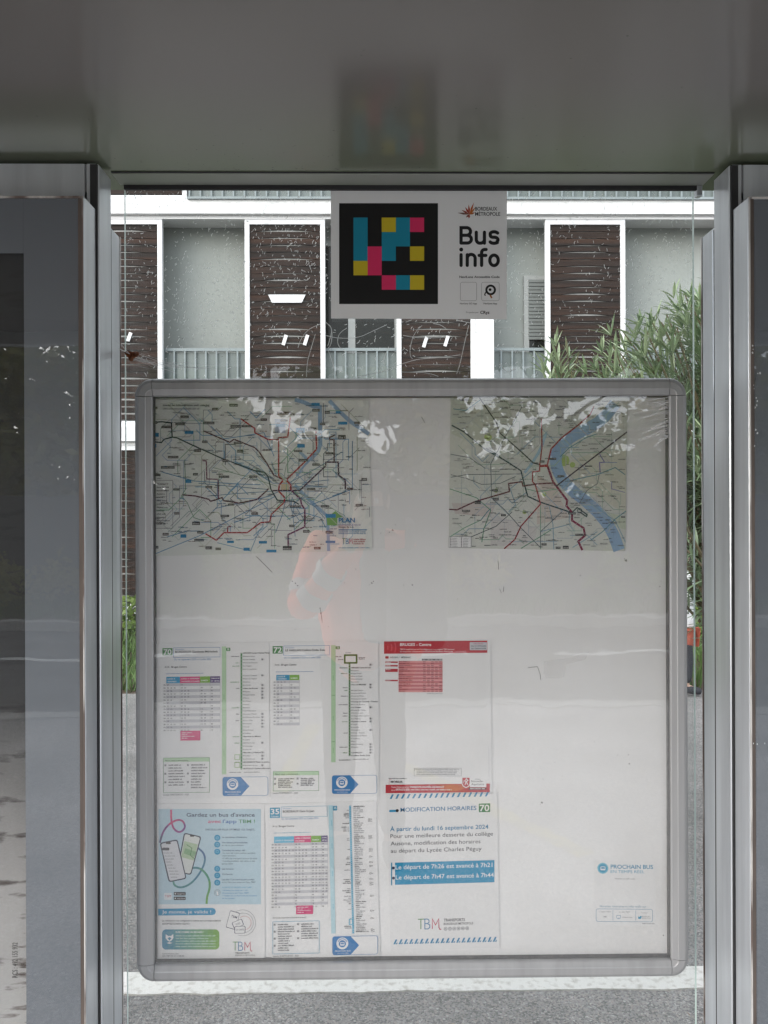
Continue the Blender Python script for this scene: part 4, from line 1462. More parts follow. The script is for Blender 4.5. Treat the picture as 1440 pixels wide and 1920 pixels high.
# broom handles leaning in the loggia: two poles
for i, (a, b, z1) in enumerate(((928, 948, 620), (934, 952, 605))):
    bm = bmesh.new()
    p1, p0 = at(a, z1, YB + .5), at(b + 4, 700, YB + .42)
    tube(bm, [(p0.x, p0.y, L1 + SL), tuple(p1)], .012, 8)
    tube(bm, [(p0.x - .002, p0.y, L1 + SL + .002), (p0.x, p0.y, L1 + SL + .1)], .03, 8)
    o = bm_obj('broom', bm, WFRAME)
    tag(o, 'thin pole leaning behind the railing beside the white column' if i == 0 else 'steeper thin pole leaning behind the railing beside the white column', 'pole', 'poles leaning in the loggia')
# ================================================================== the shelter
def metal_paint(name, c, rough=.28, metal=.55, var=.14):
    m = mat(name, c, rough, metal, color2=tuple(x * (1 - var) for x in c), vscale=6, detail=8, stretch=(7, 7, .5), bump=.02, bscale=700)
    return m
ALU = metal_paint('grey_metallic_paint', (.72, .75, .79))
ALU2 = metal_paint('frame_metallic_paint', (.40, .402, .41), .42, .3)
DARKSEAL = mat('rubber_seal', (.03, .03, .032), .6)
CEIL = None
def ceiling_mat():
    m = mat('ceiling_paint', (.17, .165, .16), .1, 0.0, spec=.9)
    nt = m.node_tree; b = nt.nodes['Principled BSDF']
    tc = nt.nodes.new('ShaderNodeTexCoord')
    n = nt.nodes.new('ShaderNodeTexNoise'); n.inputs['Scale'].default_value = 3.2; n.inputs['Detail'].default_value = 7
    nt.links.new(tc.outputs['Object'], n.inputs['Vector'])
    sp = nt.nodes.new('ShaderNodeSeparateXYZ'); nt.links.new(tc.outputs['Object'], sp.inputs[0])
    # greenish reflection painted into the colour, growing towards the rear edge
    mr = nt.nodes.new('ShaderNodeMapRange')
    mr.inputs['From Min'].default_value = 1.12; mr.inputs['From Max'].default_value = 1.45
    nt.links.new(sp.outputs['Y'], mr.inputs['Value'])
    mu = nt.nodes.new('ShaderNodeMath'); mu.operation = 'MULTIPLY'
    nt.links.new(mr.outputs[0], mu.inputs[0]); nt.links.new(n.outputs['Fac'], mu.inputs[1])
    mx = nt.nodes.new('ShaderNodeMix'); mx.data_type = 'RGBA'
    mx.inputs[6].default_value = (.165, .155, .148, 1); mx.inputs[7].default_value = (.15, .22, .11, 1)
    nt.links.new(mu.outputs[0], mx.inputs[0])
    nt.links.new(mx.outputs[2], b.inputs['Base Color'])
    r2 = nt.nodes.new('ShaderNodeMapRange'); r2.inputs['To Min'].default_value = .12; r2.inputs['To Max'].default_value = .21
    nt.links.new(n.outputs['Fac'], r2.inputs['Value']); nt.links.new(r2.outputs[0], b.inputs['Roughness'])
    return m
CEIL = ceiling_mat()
CEIL2 = mat('beam_paint', (.27, .275, .265), .3, 0.0, color2=(.22, .25, .20), vscale=5, spec=.5)
GLASS = glass_mat('shelter_glass', (.975, .985, .98), veil=.012, wob=.0, f0=.043)
COVER = glass_mat('board_cover', (.97, .97, .97), veil=.012, wob=.022, f0=.075, wscale=9)
CASEGL = glass_mat('case_glass', (.92, .93, .94), veil=.004, wob=.02, f0=.05)
GEDGE = mat('glass_edge', (.62, .74, .70), .25)

ZC = 2.180
YG = 1.494
shel = empty('bus_shelter', (0, YG, 0), 'grey metal bus shelter roof with a large rear glass pane', 'bus shelter')
def spart(name, bm, m, parent=None, smooth=False):
    o = bm_obj(name, bm, m, None, smooth)
    for v in o.data.vertices:
        v.co -= shel.location
    o.parent = parent or shel
    return o
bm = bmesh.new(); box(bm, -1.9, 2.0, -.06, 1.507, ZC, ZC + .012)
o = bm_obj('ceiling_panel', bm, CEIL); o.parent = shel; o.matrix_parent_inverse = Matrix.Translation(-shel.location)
bm = bmesh.new(); box(bm, -1.96, 2.06, -.12, 1.512, ZC + .014, ZC + .13, bevel=.004)
spart('roof', bm, ALU)
bm = bmesh.new(); box(bm, -1.93, 2.03, -.10, -.062, ZC - .045, ZC + .013, bevel=.004)
spart('front_gutter', bm, ALU)
xa, xb = X(212, 1.43), X(1340, 1.43)
bm = bmesh.new()
box(bm, xa, xb, 1.428, 1.476, ZC - .0035, ZC - .0005, bevel=.001, seg=1)
rb = spart('rear_beam', bm, CEIL2)
bm = bmesh.new(); box(bm, xa, xb, 1.4245, 1.4275, ZC - .002, ZC - .0002)
spart('beam_joint', bm, DARKSEAL, rb)
bm = bmesh.new(); box(bm, X(234, 1.478), X(1310, 1.478), 1.4785, 1.4845, ZC - .0105, ZC - .0003)
spart('beam_seal', bm, DARKSEAL, rb)
bm = bmesh.new(); box(bm, X(1312, 1.47), xb, 1.4775, 1.4925, ZC - .022, ZC - .0005, bevel=.002)
spart('glass_bracket', bm, ALU, rb)
# specks of dirt clinging to the ceiling near its rear edge
bm = bmesh.new()
rg = random.Random(33)
for i in range(150):
    x = rg.gauss(-.28, .16) if i < 90 else rg.uniform(-.55, .6)
    y = 1.424 - abs(rg.gauss(0, .05)) if i < 110 else rg.uniform(1.0, 1.42)
    q_ = rg.uniform(.0004, .0015)
    n_ = rg.randint(5, 7)
    bm.faces.new([bm.verts.new((x + math.cos(6.28 * j / n_) * q_ * rg.uniform(.6, 1.8), y + math.sin(6.28 * j / n_) * q_ * rg.uniform(.5, 1), ZC - .0003)) for j in range(n_)])
spart('ceiling_dirt', bm, mat('dirt', (.05, .05, .04), .9))['kind'] = 'stuff'
# pane
gx0, gx1 = X(235, YG), X(1303, YG)
gz0, gz1 = .06, ZC - .0005
bm = bmesh.new()
box(bm, gx0, gx1, YG, YG + .008, gz0, gz1)
bmesh.ops.recalc_face_normals(bm, faces=bm.faces[:])
for f in bm.faces:
    f.material_index = 0 if abs(f.normal.y) > .9 else 1
pane = spart('glass_pane', bm, [GLASS, GEDGE])
# rain spots and lichen flecks on the pane
FLECK = mixed('fleck', (.9, .92, .91), .8)
_n = FLECK.node_tree
_t = _n.nodes.new('ShaderNodeBsdfTranslucent'); _t.inputs['Color'].default_value = (.9, .92, .92, 1)
_m = _n.nodes.new('ShaderNodeMixShader'); _m.inputs[0].default_value = .55
_n.links.new(_n.nodes['Principled BSDF'].outputs[0], _m.inputs[1]); _n.links.new(_t.outputs[0], _m.inputs[2])
_n.links.new(_m.outputs[0], _n.nodes['Material Output'].inputs['Surface'])
FLECKD = mixed('dark_fleck', (.18, .18, .17), .6)
def flecks(name, n, m, seed, dens, size=(1.8, 5.5), lean=.5):
    rg = random.Random(seed)
    vs, fs = [], []
    while len(fs) < n:
        px, py = rg.uniform(236, 1302), rg.uniform(350, 720) if rg.random() < .9 else rg.uniform(350, 1860)
        if rg.random() > dens(px, py):
            continue
        l = rg.uniform(*size) * (1.6 if rg.random() < .12 else 1)
        a = rg.gauss(lean, .5) * (1 if rg.random() < .8 else -1) + PI / 2
        w = rg.uniform(.6, 1.2)
        dx, dy = math.cos(a) * l, math.sin(a) * l
        bend = rg.uniform(-.5, .5) * l * .4
        b = len(vs)
        nx, ny = -math.sin(a) * w / 2, math.cos(a) * w / 2
        for t in (0, .5, 1):
            k_ = bend if t == .5 else 0
            for s in (-1, 1):
                q = at(px + dx * t + nx * (s + 2 * k_ / w) , py + dy * t + ny * (s + 2 * k_ / w), YG - .0006)
                vs.append(q)
        fs += [(b, b + 1, b + 3, b + 2), (b + 2, b + 3, b + 5, b + 4)]
    o = mesh_obj(name, [v - shel.location for v in vs], fs, m, pane)
    o['kind'] = 'stuff'
    return o
def dn(px, py):
    d = .55 + .9 * noise.noise(Vector((px * .006, py * .006, 2)))
    d *= max(.10, 1 - max(0, py - 430) / 330)
    if px > 950: d *= .75
    return max(.04, d)
flecks('rain_spots', 6000, FLECK, 1, dn)
flecks('dark_flecks', 260, FLECKD, 2, lambda px, py: 1.0 if 380 < py < 412 else .25, (1.5, 4))
# scratched loops and lines
SCR = mixed('scratch', (.8, .83, .83), .55)
bm = bmesh.new()
def S(k_, ox, oy, pts, w=1.2, sm=2):
    P = [Vector((ox + x / k_, oy + y / k_)) for x, y in pts]
    for _ in range(sm):
        q = [P[0]]
        for a, b in zip(P, P[1:]):
            q += [a * .75 + b * .25, a * .25 + b * .75]
        P = q + [P[-1]]
    tube(bm, [at(p.x, p.y, YG - .0008) for p in P], w * .0006, 4)
for pts in ([(215, 105), (160, 140), (135, 200), (150, 260), (220, 305), (335, 300)], [(50, 165), (130, 187), (300, 187), (420, 130), (530, 80)], [(50, 65), (90, 95), (98, 170), (85, 245), (60, 270)], [(65, 280), (100, 380), (130, 500)],
            [(265, 500), (500, 455), (620, 400), (780, 350), (920, 345), (1115, 318)], [(1180, 85), (1140, 260), (1110, 400), (1085, 470)], [(810, 85), (745, 150), (715, 260), (715, 330), (735, 350)], [(545, 255), (505, 350), (510, 400)],
            [(660, 165), (800, 187), (990, 180)], [(650, 455), (850, 460), (940, 490)], [(680, 60), (730, 40)], [(1090, 45), (1190, 65)], [(900, 70), (960, 80), (1010, 120)]):
    S(4.235, 600, 590, pts)
for pts in ([(1185, 1040), (1200, 990), (1245, 930), (1320, 898)], [(1287, 960), (1260, 1050), (1240, 1120), (1235, 1210)], [(1350, 890), (1390, 930), (1360, 1030)]):
    S(3.13, 180, 320, pts)
for pts in ([(75, 780), (150, 790), (230, 815)], [(70, 880), (110, 900)], [(100, 960), (130, 1010), (180, 990)]):
    S(2.667, 900, 320, pts)
spart('scratch_marks', bm, SCR, pane)
# cobweb and caught leaf
WEB = mixed('web', (.85, .87, .88), .6)
bm = bmesh.new()
rg = random.Random(8)
for i in range(16):
    a = Vector((rg.uniform(238, 262), rg.uniform(660, 682)))
    b = Vector((rg.uniform(300, 420), 690 + rg.uniform(-14, 10)))
    m_ = a.lerp(b, .5) + Vector((0, rg.uniform(4, 10)))
    tube(bm, [at(p.x, p.y, YG - .004 - .004 * rg.random()) for p in (a, a.lerp(m_, .6), m_, m_.lerp(b, .6), b)], .0003, 3)
for i in range(5):
    a = Vector((216 + rg.uniform(0, 12), 640 + rg.uniform(-6, 14)))
    tube(bm, [at(a.x, a.y, YG - .06), at(244, 664, YG - .01)], .0003, 3)
tag(bm_obj('cobweb', bm, WEB), 'wispy cobweb stretched from the brown leaf across the glass', 'cobweb')
LEAFB = mat('dead_leaf', (.20, .075, .03), .7, color2=(.33, .14, .06), vscale=80)
bm = bmesh.new()
out = [(233, 659), (240, 657), (247, 660), (256, 659), (262, 662), (258, 668), (252, 672), (248, 678), (243, 677), (240, 670), (235, 665)]
c = bm.verts.new(at(248, 666, YG - .010))
ring_ = []
for i, (px, py) in enumerate(out):
    ring_.append(bm.verts.new(at(px, py, YG - .004 - .010 * (i % 3) / 2)))
for a, b in zip(ring_, ring_[1:] + ring_[:1]):
    bm.faces.new((c, a, b))
r = bmesh.ops.solidify(bm, geom=bm.faces[:], thickness=.0006)
tag(bm_obj('dead_leaf', bm, LEAFB), 'curled brown dead leaf caught on the left edge of the glass', 'leaf')

# ---------------------------------------------------------------- advertising cases either side
BORDER = mat('printed_border', (.20, .215, .235), .5, var=.05, vscale=5)
EDGEW = mat('chipped_edge', (.60, .58, .56), .6, color2=(.14, .105, .09), vscale=14, stretch=(1, 1, .3), detail=8, lo=.44, hi=.56)
EDGEB = mat('worn_gasket', (.075, .06, .052), .7, color2=(.13, .10, .085), vscale=30, stretch=(1, 1, .2), detail=8)
def poster_mat():
    m = bpy.data.materials.new('poster_print')
    m.use_nodes = True
    nt = m.node_tree; b = nt.nodes['Principled BSDF']; b.inputs['Roughness'].default_value = .5
    L = nt.links.new
    tc = nt.nodes.new('ShaderNodeTexCoord')
    sp = nt.nodes.new('ShaderNodeSeparateXYZ'); L(tc.outputs['Object'], sp.inputs[0])
    n = nt.nodes.new('ShaderNodeTexNoise'); n.inputs['Scale'].default_value = 5; n.inputs['Detail'].default_value = 8
    L(tc.outputs['Object'], n.inputs['Vector'])
    ad = nt.nodes.new('ShaderNodeMath'); ad.operation = 'MULTIPLY_ADD'; ad.inputs[1].default_value = .12
    L(n.outputs['Fac'], ad.inputs[0]); L(sp.outputs['Z'], ad.inputs[2])
    # pale trampled ground in the lower third of the picture, near black above
    r = nt.nodes.new('ShaderNodeValToRGB')
    mr = nt.nodes.new('ShaderNodeMapRange'); mr.inputs['From Min'].default_value = -.9; mr.inputs['From Max'].default_value = .9
    L(ad.outputs[0], mr.inputs['Value']); L(mr.outputs[0], r.inputs['Fac'])
    e = r.color_ramp.elements
    e[0].position = .24; e[0].color = (.56, .535, .50, 1)
    e[1].position = .62; e[1].color = (.012, .012, .013, 1)
    for p, c in ((.42, (.40, .375, .35)), (.50, (.20, .185, .17)), (.565, (.05, .046, .042))):
        q = e.new(p); q.color = (*c, 1)
    v = nt.nodes.new('ShaderNodeTexNoise'); v.inputs['Scale'].default_value = 16; v.inputs['Detail'].default_value = 6
    mp = nt.nodes.new('ShaderNodeMapping'); mp.inputs['Scale'].default_value = (.8, 1, 3.2); mp.inputs['Rotation'].default_value = (0, R(8), 0)
    L(tc.outputs['Object'], mp.inputs['Vector']); L(mp.outputs[0], v.inputs['Vector'])
    r2 = nt.nodes.new('ShaderNodeValToRGB')
    r2.color_ramp.elements[0].position = .36; r2.color_ramp.elements[0].color = (.16, .11, .085, 1)
    r2.color_ramp.elements[1].position = .45; r2.color_ramp.elements[1].color = (1, 1, 1, 1)
    L(v.outputs['Fac'], r2.inputs['Fac'])
    mx = nt.nodes.new('ShaderNodeMix'); mx.data_type = 'RGBA'; mx.blend_type = 'MULTIPLY'; mx.inputs[0].default_value = 1
    L(r.outputs[0], mx.inputs[6]); L(r2.outputs[0], mx.inputs[7])
    L(mx.outputs[2], b.inputs['Base Color'])
    return m
POST = poster_mat()
Y0, Y1, Y2, Y3 = 1.313, 1.373, 1.440, 1.503
ZT = 1.55 + (960 - 307) * Y1 / F          # top of the body
ZD = 1.55 + (960 - 368) * Y0 / F          # top of the doors
def case(xin, sgn, label):
    """glazed advertising case: xin is its inner side, sgn points outwards"""
    W = 1.30
    def bx(bm, a, b, *r, **kw):
        x0, x1 = sorted((xin + sgn * a, xin + sgn * b))
        box(bm, x0, x1, *r, **kw)
    base = Vector((xin + sgn * W / 2, (Y0 + Y3) / 2, 0))
    root = empty('advertising_case', base, label, 'display case')
    def part(name, bm, m, parent=None):
        o = bm_obj(name, bm, m)
        for v in o.data.vertices:
            v.co -= base
        o.parent = parent or root
        return o
    bm = bmesh.new()
    bx(bm, 0, .012, Y1 + .002, Y2 - .002, .02, ZT, bevel=.002, seg=1)
    bx(bm, W - .012, W, Y1 + .002, Y2 - .002, .02, ZT, bevel=.002, seg=1)
    bx(bm, .0121, W - .0121, Y1 + .0025, Y2 - .0025, ZT - .05, ZT - .0005)
    bx(bm, .0121, W - .0121, Y1 + .0025, Y2 - .0025, .02, .30)
    bx(bm, .0121, W - .0121, Y1 + .03, Y2 - .03, .30, ZT - .05)
    part('body', bm, ALU)
    bm = bmesh.new()
    bx(bm, .0015, .014, Y1 - .0035, Y1 + .0015, .03, ZT - .003)
    bx(bm, .0015, .014, Y2 - .0015, Y2 + .0035, .03, ZD - .01)
    part('seam_gasket', bm, DARKSEAL)
    bm = bmesh.new(); bx(bm, .004, .020, Y1 - .0024, Y1 + .0018, ZD + .002, ZT - .002); bx(bm, .024, W - .01, Y1 - .0024, Y1 + .0018, ZD + .002, ZT - .002)
    part('header_trim', bm, ALU)
    for nm, ya, yb, fr in (('front_door', Y0, Y1 - .004, True), ('rear_door', Y2 + .004, Y3, False)):
        bm = bmesh.new()
        i = .004
        t = .03
        bx(bm, i, i + t, ya, yb, .12, ZD, bevel=.008 if not fr else .002, seg=3)
        bx(bm, W - i - t, W - i, ya, yb, .12, ZD, bevel=.002, seg=1)
        bx(bm, i + t + .0002, W - i - t - .0002, ya + .0005, yb - .0005, ZD - t, ZD - .0005)
        bx(bm, i + t + .0002, W - i - t - .0002, ya + .0005, yb - .0005, .12, .12 + t)
        d = part(nm, bm, ALU)
        yf = ya if fr else yb
        s = 1 if fr else -1
        yq = sorted
        # worn edging round the glass, glass, printed border and the sheet behind
        bm = bmesh.new()
        a, b = yq((yf - s * .0030, yf - s * .0003))
        bx(bm, i + .0005, i + .0024, a, b, .13, ZD - .001); bx(bm, i + .0045, W - i, a, b, ZD - .0045, ZD - .001)
        part('chipped_trim', bm, EDGEW, d)
        bm = bmesh.new()
        a, b = yq((yf - s * .0026, yf - s * .0002))
        bx(bm, i + .0027, i + .0085, a, b, .13, ZD - .0052)
        part('worn_gasket', bm, EDGEB, d)
        bm = bmesh.new()
        a, b = yq((yf - s * .0028, yf - s * .0014))
        bx(bm, i + .009, W - i - .003, a, b, .14, ZD - .0055)
        part('door_glass', bm, CASEGL, d)
        bm = bmesh.new()
        B = .092
        a, b = yq((yf - s * .0011, yf - s * .0002))
        bx(bm, i + .009, i + .009 + B, a, b, .14, ZD - .0055); bx(bm, W - i - .003 - B, W - i - .003, a, b, .14, ZD - .0055)
        bx(bm, i + .0092 + B, W - i - .0032 - B, a, b, ZD - .0055 - B, ZD - .0056); bx(bm, i + .0092 + B, W - i - .0032 - B, a, b, .14, .14 + B)
        part('printed_border', bm, BORDER, d)
    # the sheet displayed inside
    bm = bmesh.new()
    bx(bm, .06, W - .06, Y0 + .012, Y0 + .013, .18, ZD - .05)
    o = bm_obj('advert_poster', bm, POST)
    cz = (.18 + ZD - .05) / 2
    off = Vector((xin + sgn * W / 2, Y0 + .0125, cz))
    for v in o.data.vertices:
        v.co -= off
    o.location = off
    return root, o
c1, po1 = case(X(187, Y1), -1, 'grey advertising case left of the notice board with a worn edge')
c2, po2 = case(X(1370, Y1), 1, 'grey advertising case right of the notice board, beside the oleander shrub')
tag(po1, 'dark advert with pale trampled ground, behind glass in the left case', 'poster')
tag(po2, 'dark advert behind glass in the right case', 'poster')
# small chips in the paint of the right case's door glass border
bm = bmesh.new()
rg = random.Random(91)
for px, py in ((1411, 648), (1412, 655), (1411, 662), (1416, 690), (1421, 700), (1413, 722), (1414, 729), (1418, 746), (1420, 752), (1416, 764), (1417, 806), (1420, 812), (1415, 836), (1425, 700), (1419, 760), (1434, 1394), (1413, 1394), (1420, 1395)):
    c_ = at(px, py, Y0 - .0030)
    n_ = rg.randint(5, 7)
    q_ = rg.uniform(.0006, .0022)
    bm.faces.new([bm.verts.new(c_ + Vector((math.cos(6.28 * i / n_) * q_ * rg.uniform(.4, 1), 0, math.sin(6.28 * i / n_) * q_ * rg.uniform(.6, 1.6)))) for i in range(n_)])
ch = bm_obj('paint_chips', bm, mat('bare_chip', (.62, .63, .64), .5))
ch.parent = c2
ch['kind'] = 'stuff'
ch.matrix_parent_inverse = Matrix.Translation(-c2.location)
# registration number printed on the sheet
k = Ink(Y0 + .0118, 0, 0, 1)
k.text(33, 1833, 9.5, 'RCS : 492 155 932', H('#3a3430'), 99, .01, -PI / 2)
me_o = k.build('legal_print', [(29, 1800), (29.2, 1800), (29.2, 1800.2), (29, 1800.2)], .0002, H('#888078'), INK)
me_o.parent = po1
me_o.matrix_parent_inverse = Matrix.Translation(-po1.location)

# ---------------------------------------------------------------- the notice board
YF = 1.440
bx0, bx1 = X(250, YF), X(1293, YF, 1200)
bz0, bz1 = Z(1842, YF), Z(707, YF)
FW = .0345
board = empty('notice_board', ((bx0 + bx1) / 2, YF, bz0), 'large white glazed notice board with rounded grey metal frame', 'notice board')
bl = board.location
ix0, ix1, iz0, iz1 = bx0 + FW, bx1 - FW, bz0 + FW, bz1 - FW
PROF = [(0, .030), (0, .006), (.002, .0035), (.011, .0012), (.0125, 0), (.024, .0002), (.030, .003), (.0335, .009), (FW, .016), (FW, .050)]   # out from the opening, back from the front
def bpart2(name, bm, m, parent=None, smooth=False):
    o = bm_obj(name, bm, m, None, smooth)
    for v in o.data.vertices:
        v.co -= bl
    o.parent = parent or board
    return o
def rail(name, a, b, outw, skip=.0):
    bm = bmesh.new()
    a, b = Vector(a), Vector(b)
    rows = [[bm.verts.new(Vector((p.x, YF + d, p.y)) + Vector((outw[0] * u, 0, outw[1] * u))) for u, d in PROF] for p in (a, b)]
    n = len(PROF)
    for i in range(n):
        j = (i + 1) % n
        bm.faces.new((rows[0][i], rows[1][i], rows[1][j], rows[0][j]))
    bm.faces.new(rows[0][::-1]); bm.faces.new(rows[1])
    return bpart2(name, bm, ALU2)
g = .0011
rail('frame_rail', (ix0 + g, iz1), (ix1 - g, iz1), (0, 1))
rail('frame_rail', (ix0 + g, iz0), (ix1 - g, iz0), (0, -1))
rail('frame_rail', (ix0, iz0 + g), (ix0, iz1 - g), (-1, 0))
rail('frame_rail', (ix1, iz0 + g), (ix1, iz1 - g), (1, 0))
for cx, cz, a0 in ((ix1, iz1, 0), (ix0, iz1, 90), (ix0, iz0, 180), (ix1, iz0, 270)):
    bm = bmesh.new()
    rows = []
    S_ = 10
    for q in range(S_ + 1):
        t = R(a0 + 90 * q / S_)
        rows.append([bm.verts.new((cx + math.cos(t) * max(u, .0002), YF + d + .0004, cz + math.sin(t) * max(u, .0002))) for u, d in PROF])
    n = len(PROF)
    for ra, rb_ in zip(rows, rows[1:]):
        for i in range(n):
            j = (i + 1) % n
            bm.faces.new((ra[i], rb_[i], rb_[j], ra[j]))
    bm.faces.new(rows[0][::-1]); bm.faces.new(rows[-1])
    bpart2('frame_corner', bm, ALU2)
PANEL = mat('board_white', (.83, .83, .83), .45, color2=(.77, .765, .76), vscale=4, detail=8, lo=.45, hi=.7)
bm = bmesh.new(); box(bm, ix0 - .004, ix1 + .004, YP + .0015, YP + .0062, iz0 - .004, iz1 + .004)
bpart2('back_panel', bm, PANEL)
bm = bmesh.new(); box(bm, ix0 - .004, ix1 + .004, YP + .0065, YF + .050, iz0 - .004, iz1 + .004)
bpart2('rear_tray', bm, ALU)
bm = bmesh.new(); box(bm, ix0 + .0005, ix1 - .0005, YF + .0085, YF + .0115, iz0 + .0005, iz1 - .0005)
bpart2('cover_glass', bm, COVER)
bm = bmesh.new()
for a_, b_ in ((ix0 + .0002, ix0 + .0012), (ix1 - .0012, ix1 - .0002)):
    box(bm, a_, b_, YF + .012, YP + .0014, iz0 + .0002, iz1 - .0002)
for a_, b_ in ((iz0 + .0002, iz0 + .0012), (iz1 - .0012, iz1 - .0002)):
    box(bm, ix0 + .0013, ix1 - .0013, YF + .012, YP + .0014, a_, b_)
bpart2('inner_gasket', bm, mat('grey_gasket', (.10, .10, .10), .6))
# stains, dead flies and stuck tape on the white panel
STAIN = mixed('stain', (.12, .11, .10), .5)
bm = bmesh.new()
rg = random.Random(12)
def spot(px, py, r, el=1.0, a=0):
    n = rg.randint(5, 8)
    vv = []
    for i in range(n):
        t = 2 * PI * i / n
        q = r * rg.uniform(.5, 1.1)
        u, w = q * math.cos(t) * el, q * math.sin(t)
        vv.append(bm.verts.new(at(px + u * math.cos(a) - w * math.sin(a), py + u * math.sin(a) + w * math.cos(a), YP + .0004)))
    bm.faces.new(vv)
for px, py, r in ((1174, 1051, 3), (1171, 1048, 1.4), (1088, 1079, 1.4), (1180, 1165, .9), (1237, 1100, 1.5), (1239, 1090, 1), (1115, 1391, 1), (1044, 1406, .8), (667, 1067, 1.3), (741, 984, 1.2), (738, 995, .9), (858, 1123, 1), (757, 1097, 1), (773, 1097, 1.6),
                 (548, 1090, 1.4), (554, 1094, 1.8), (558, 1098, 1.5), (639, 1090, 1), (646, 1093, 1), (697, 1093, 2), (700, 1090, 1.3), (692, 1097, 1), (600, 1140, 1.3), (602, 1150, 1.6), (604, 1166, 1), (616, 1175, 1), (553, 1180, 1), (714, 1000, 1), (736, 994, 2.2), (730, 998, 1.3), (1244, 1754, 1.6), (1068, 1714, .9), (1040, 1430, .8),
                 (775, 1802, 1.4), (1016, 1505, 2.2), (1013, 1509, 1), (1178, 1415, 1.3), (1180, 1432, 1.6), (1158, 1416, 1), (1054, 1455, .9), (1054, 1462, .9), (1018, 1461, 1)):
    spot(px, py, r)
for a, b in (((480, 1043), (510, 1073)), ((790, 781), (797, 793)), ((990, 1252), (1008, 1250)), ((1008, 1250), (1013, 1264)), ((1013, 1264), (1014, 1275)), ((934, 1052), (935, 1068)), ((945, 1100), (944, 1110)), ((937, 1104), (940, 1112)), ((600, 1140), (604, 1164))):
    p0, p1 = at(*a, YP), at(*b, YP)
    tube(bm, [p0 + Vector((0, .0011, 0)), p1 + Vector((0, .0011, 0))], .0004, 4)
bpart2('stain_specks', bm, STAIN)['kind'] = 'stuff'
TAPE = mixed('old_tape', (.78, .76, .75), .14, .25)
bm = bmesh.new()
vv = [bm.verts.new(at(px, py, YP + .0012)) for px, py in ((1020, 1240), (1062, 1234), (1088, 1226), (1104, 1222), (1098, 1236), (1062, 1246), (1058, 1268), (1050, 1272), (1024, 1271), (1019, 1262))]
bm.faces.new(vv)
bpart2('old_tape', bm, TAPE)
# wrinkled transparent film in the cover's top right corner
FILM = mixed('film_crease', (.95, .95, .96), .55, .2)
bm = bmesh.new()
rg = random.Random(14)
for i in range(34):
    y0_ = 742 + i * 2.2 + rg.uniform(-1, 1)
    x1_ = 1256
    ln = rg.uniform(18, 75)
    dy = 8 + i * .45
    w = rg.uniform(.4, 1.5)
    p = [(x1_, y0_ + 4), (x1_ - ln * .5, y0_ + dy * .35 + 4), (x1_ - ln, y0_ + dy + 4)]
    pts = [at(px, py, YF + .0078) for px, py in p]
    tube(bm, pts, [w * .0004, w * .0009, .0001], 4)
bpart2('film_creases', bm, FILM)
# ================================================================== plants
def leaf_mat(name, a, b, tr=.4, rough=.45):
    m = mat(name, a, rough, color2=b, vscale=1.3, detail=5, lo=.3, hi=.7, spec=.5)
    nt = m.node_tree; p = nt.nodes['Principled BSDF']
    tl = nt.nodes.new('ShaderNodeBsdfTranslucent')
    src = p.inputs['Base Color'].links[0].from_socket
    nt.links.new(src, tl.inputs['Color'])
    ms = nt.nodes.new('ShaderNodeMixShader'); ms.inputs[0].default_value = tr
    nt.links.new(p.outputs[0], ms.inputs[1]); nt.links.new(tl.outputs[0], ms.inputs[2])
    nt.links.new(ms.outputs[0], nt.nodes['Material Output'].inputs['Surface'])
    return m
OLE = leaf_mat('oleander_leaf', (.28, .36, .22), (.12, .185, .09), tr=.15, rough=.3)
OLE2 = leaf_mat('young_leaf', (.36, .42, .26), (.22, .29, .16), tr=.2, rough=.32)
STEM = mat('green_stem', (.12, .10, .05), .7, var=.4)
BARK = mat('bark', (.10, .08, .06), .9, color2=(.05, .04, .03), vscale=20, bump=.6, bscale=40)


def lance(vs, fs, p, d, up, l, w, droop):
    """one long narrow leaf, folded along its midrib"""
    s = d.cross(up)
    if s.length < 1e-3:
        s = d.cross(Vector((1, 0, 0)))
    s.normalize()
    nrm = s.cross(d).normalized()
    b = len(vs)
    for t, ww in ((0, .12), (.3, .85), (.62, .9), (1, 0)):
        c = p + d * (l * t) - nrm * (droop * l * t * t)
        if ww == 0:
            vs.append(c)
        else:
            vs += [c - s * (w * ww / 2) + nrm * w * .18, c, c + s * (w * ww / 2) + nrm * w * .18]
    fs += [(b, b + 1, b + 4, b + 3), (b + 1, b + 2, b + 5, b + 4), (b + 3, b + 4, b + 7, b + 6), (b + 4, b + 5, b + 8, b + 7), (b + 6, b + 7, b + 9), (b + 7, b + 8, b + 9)]


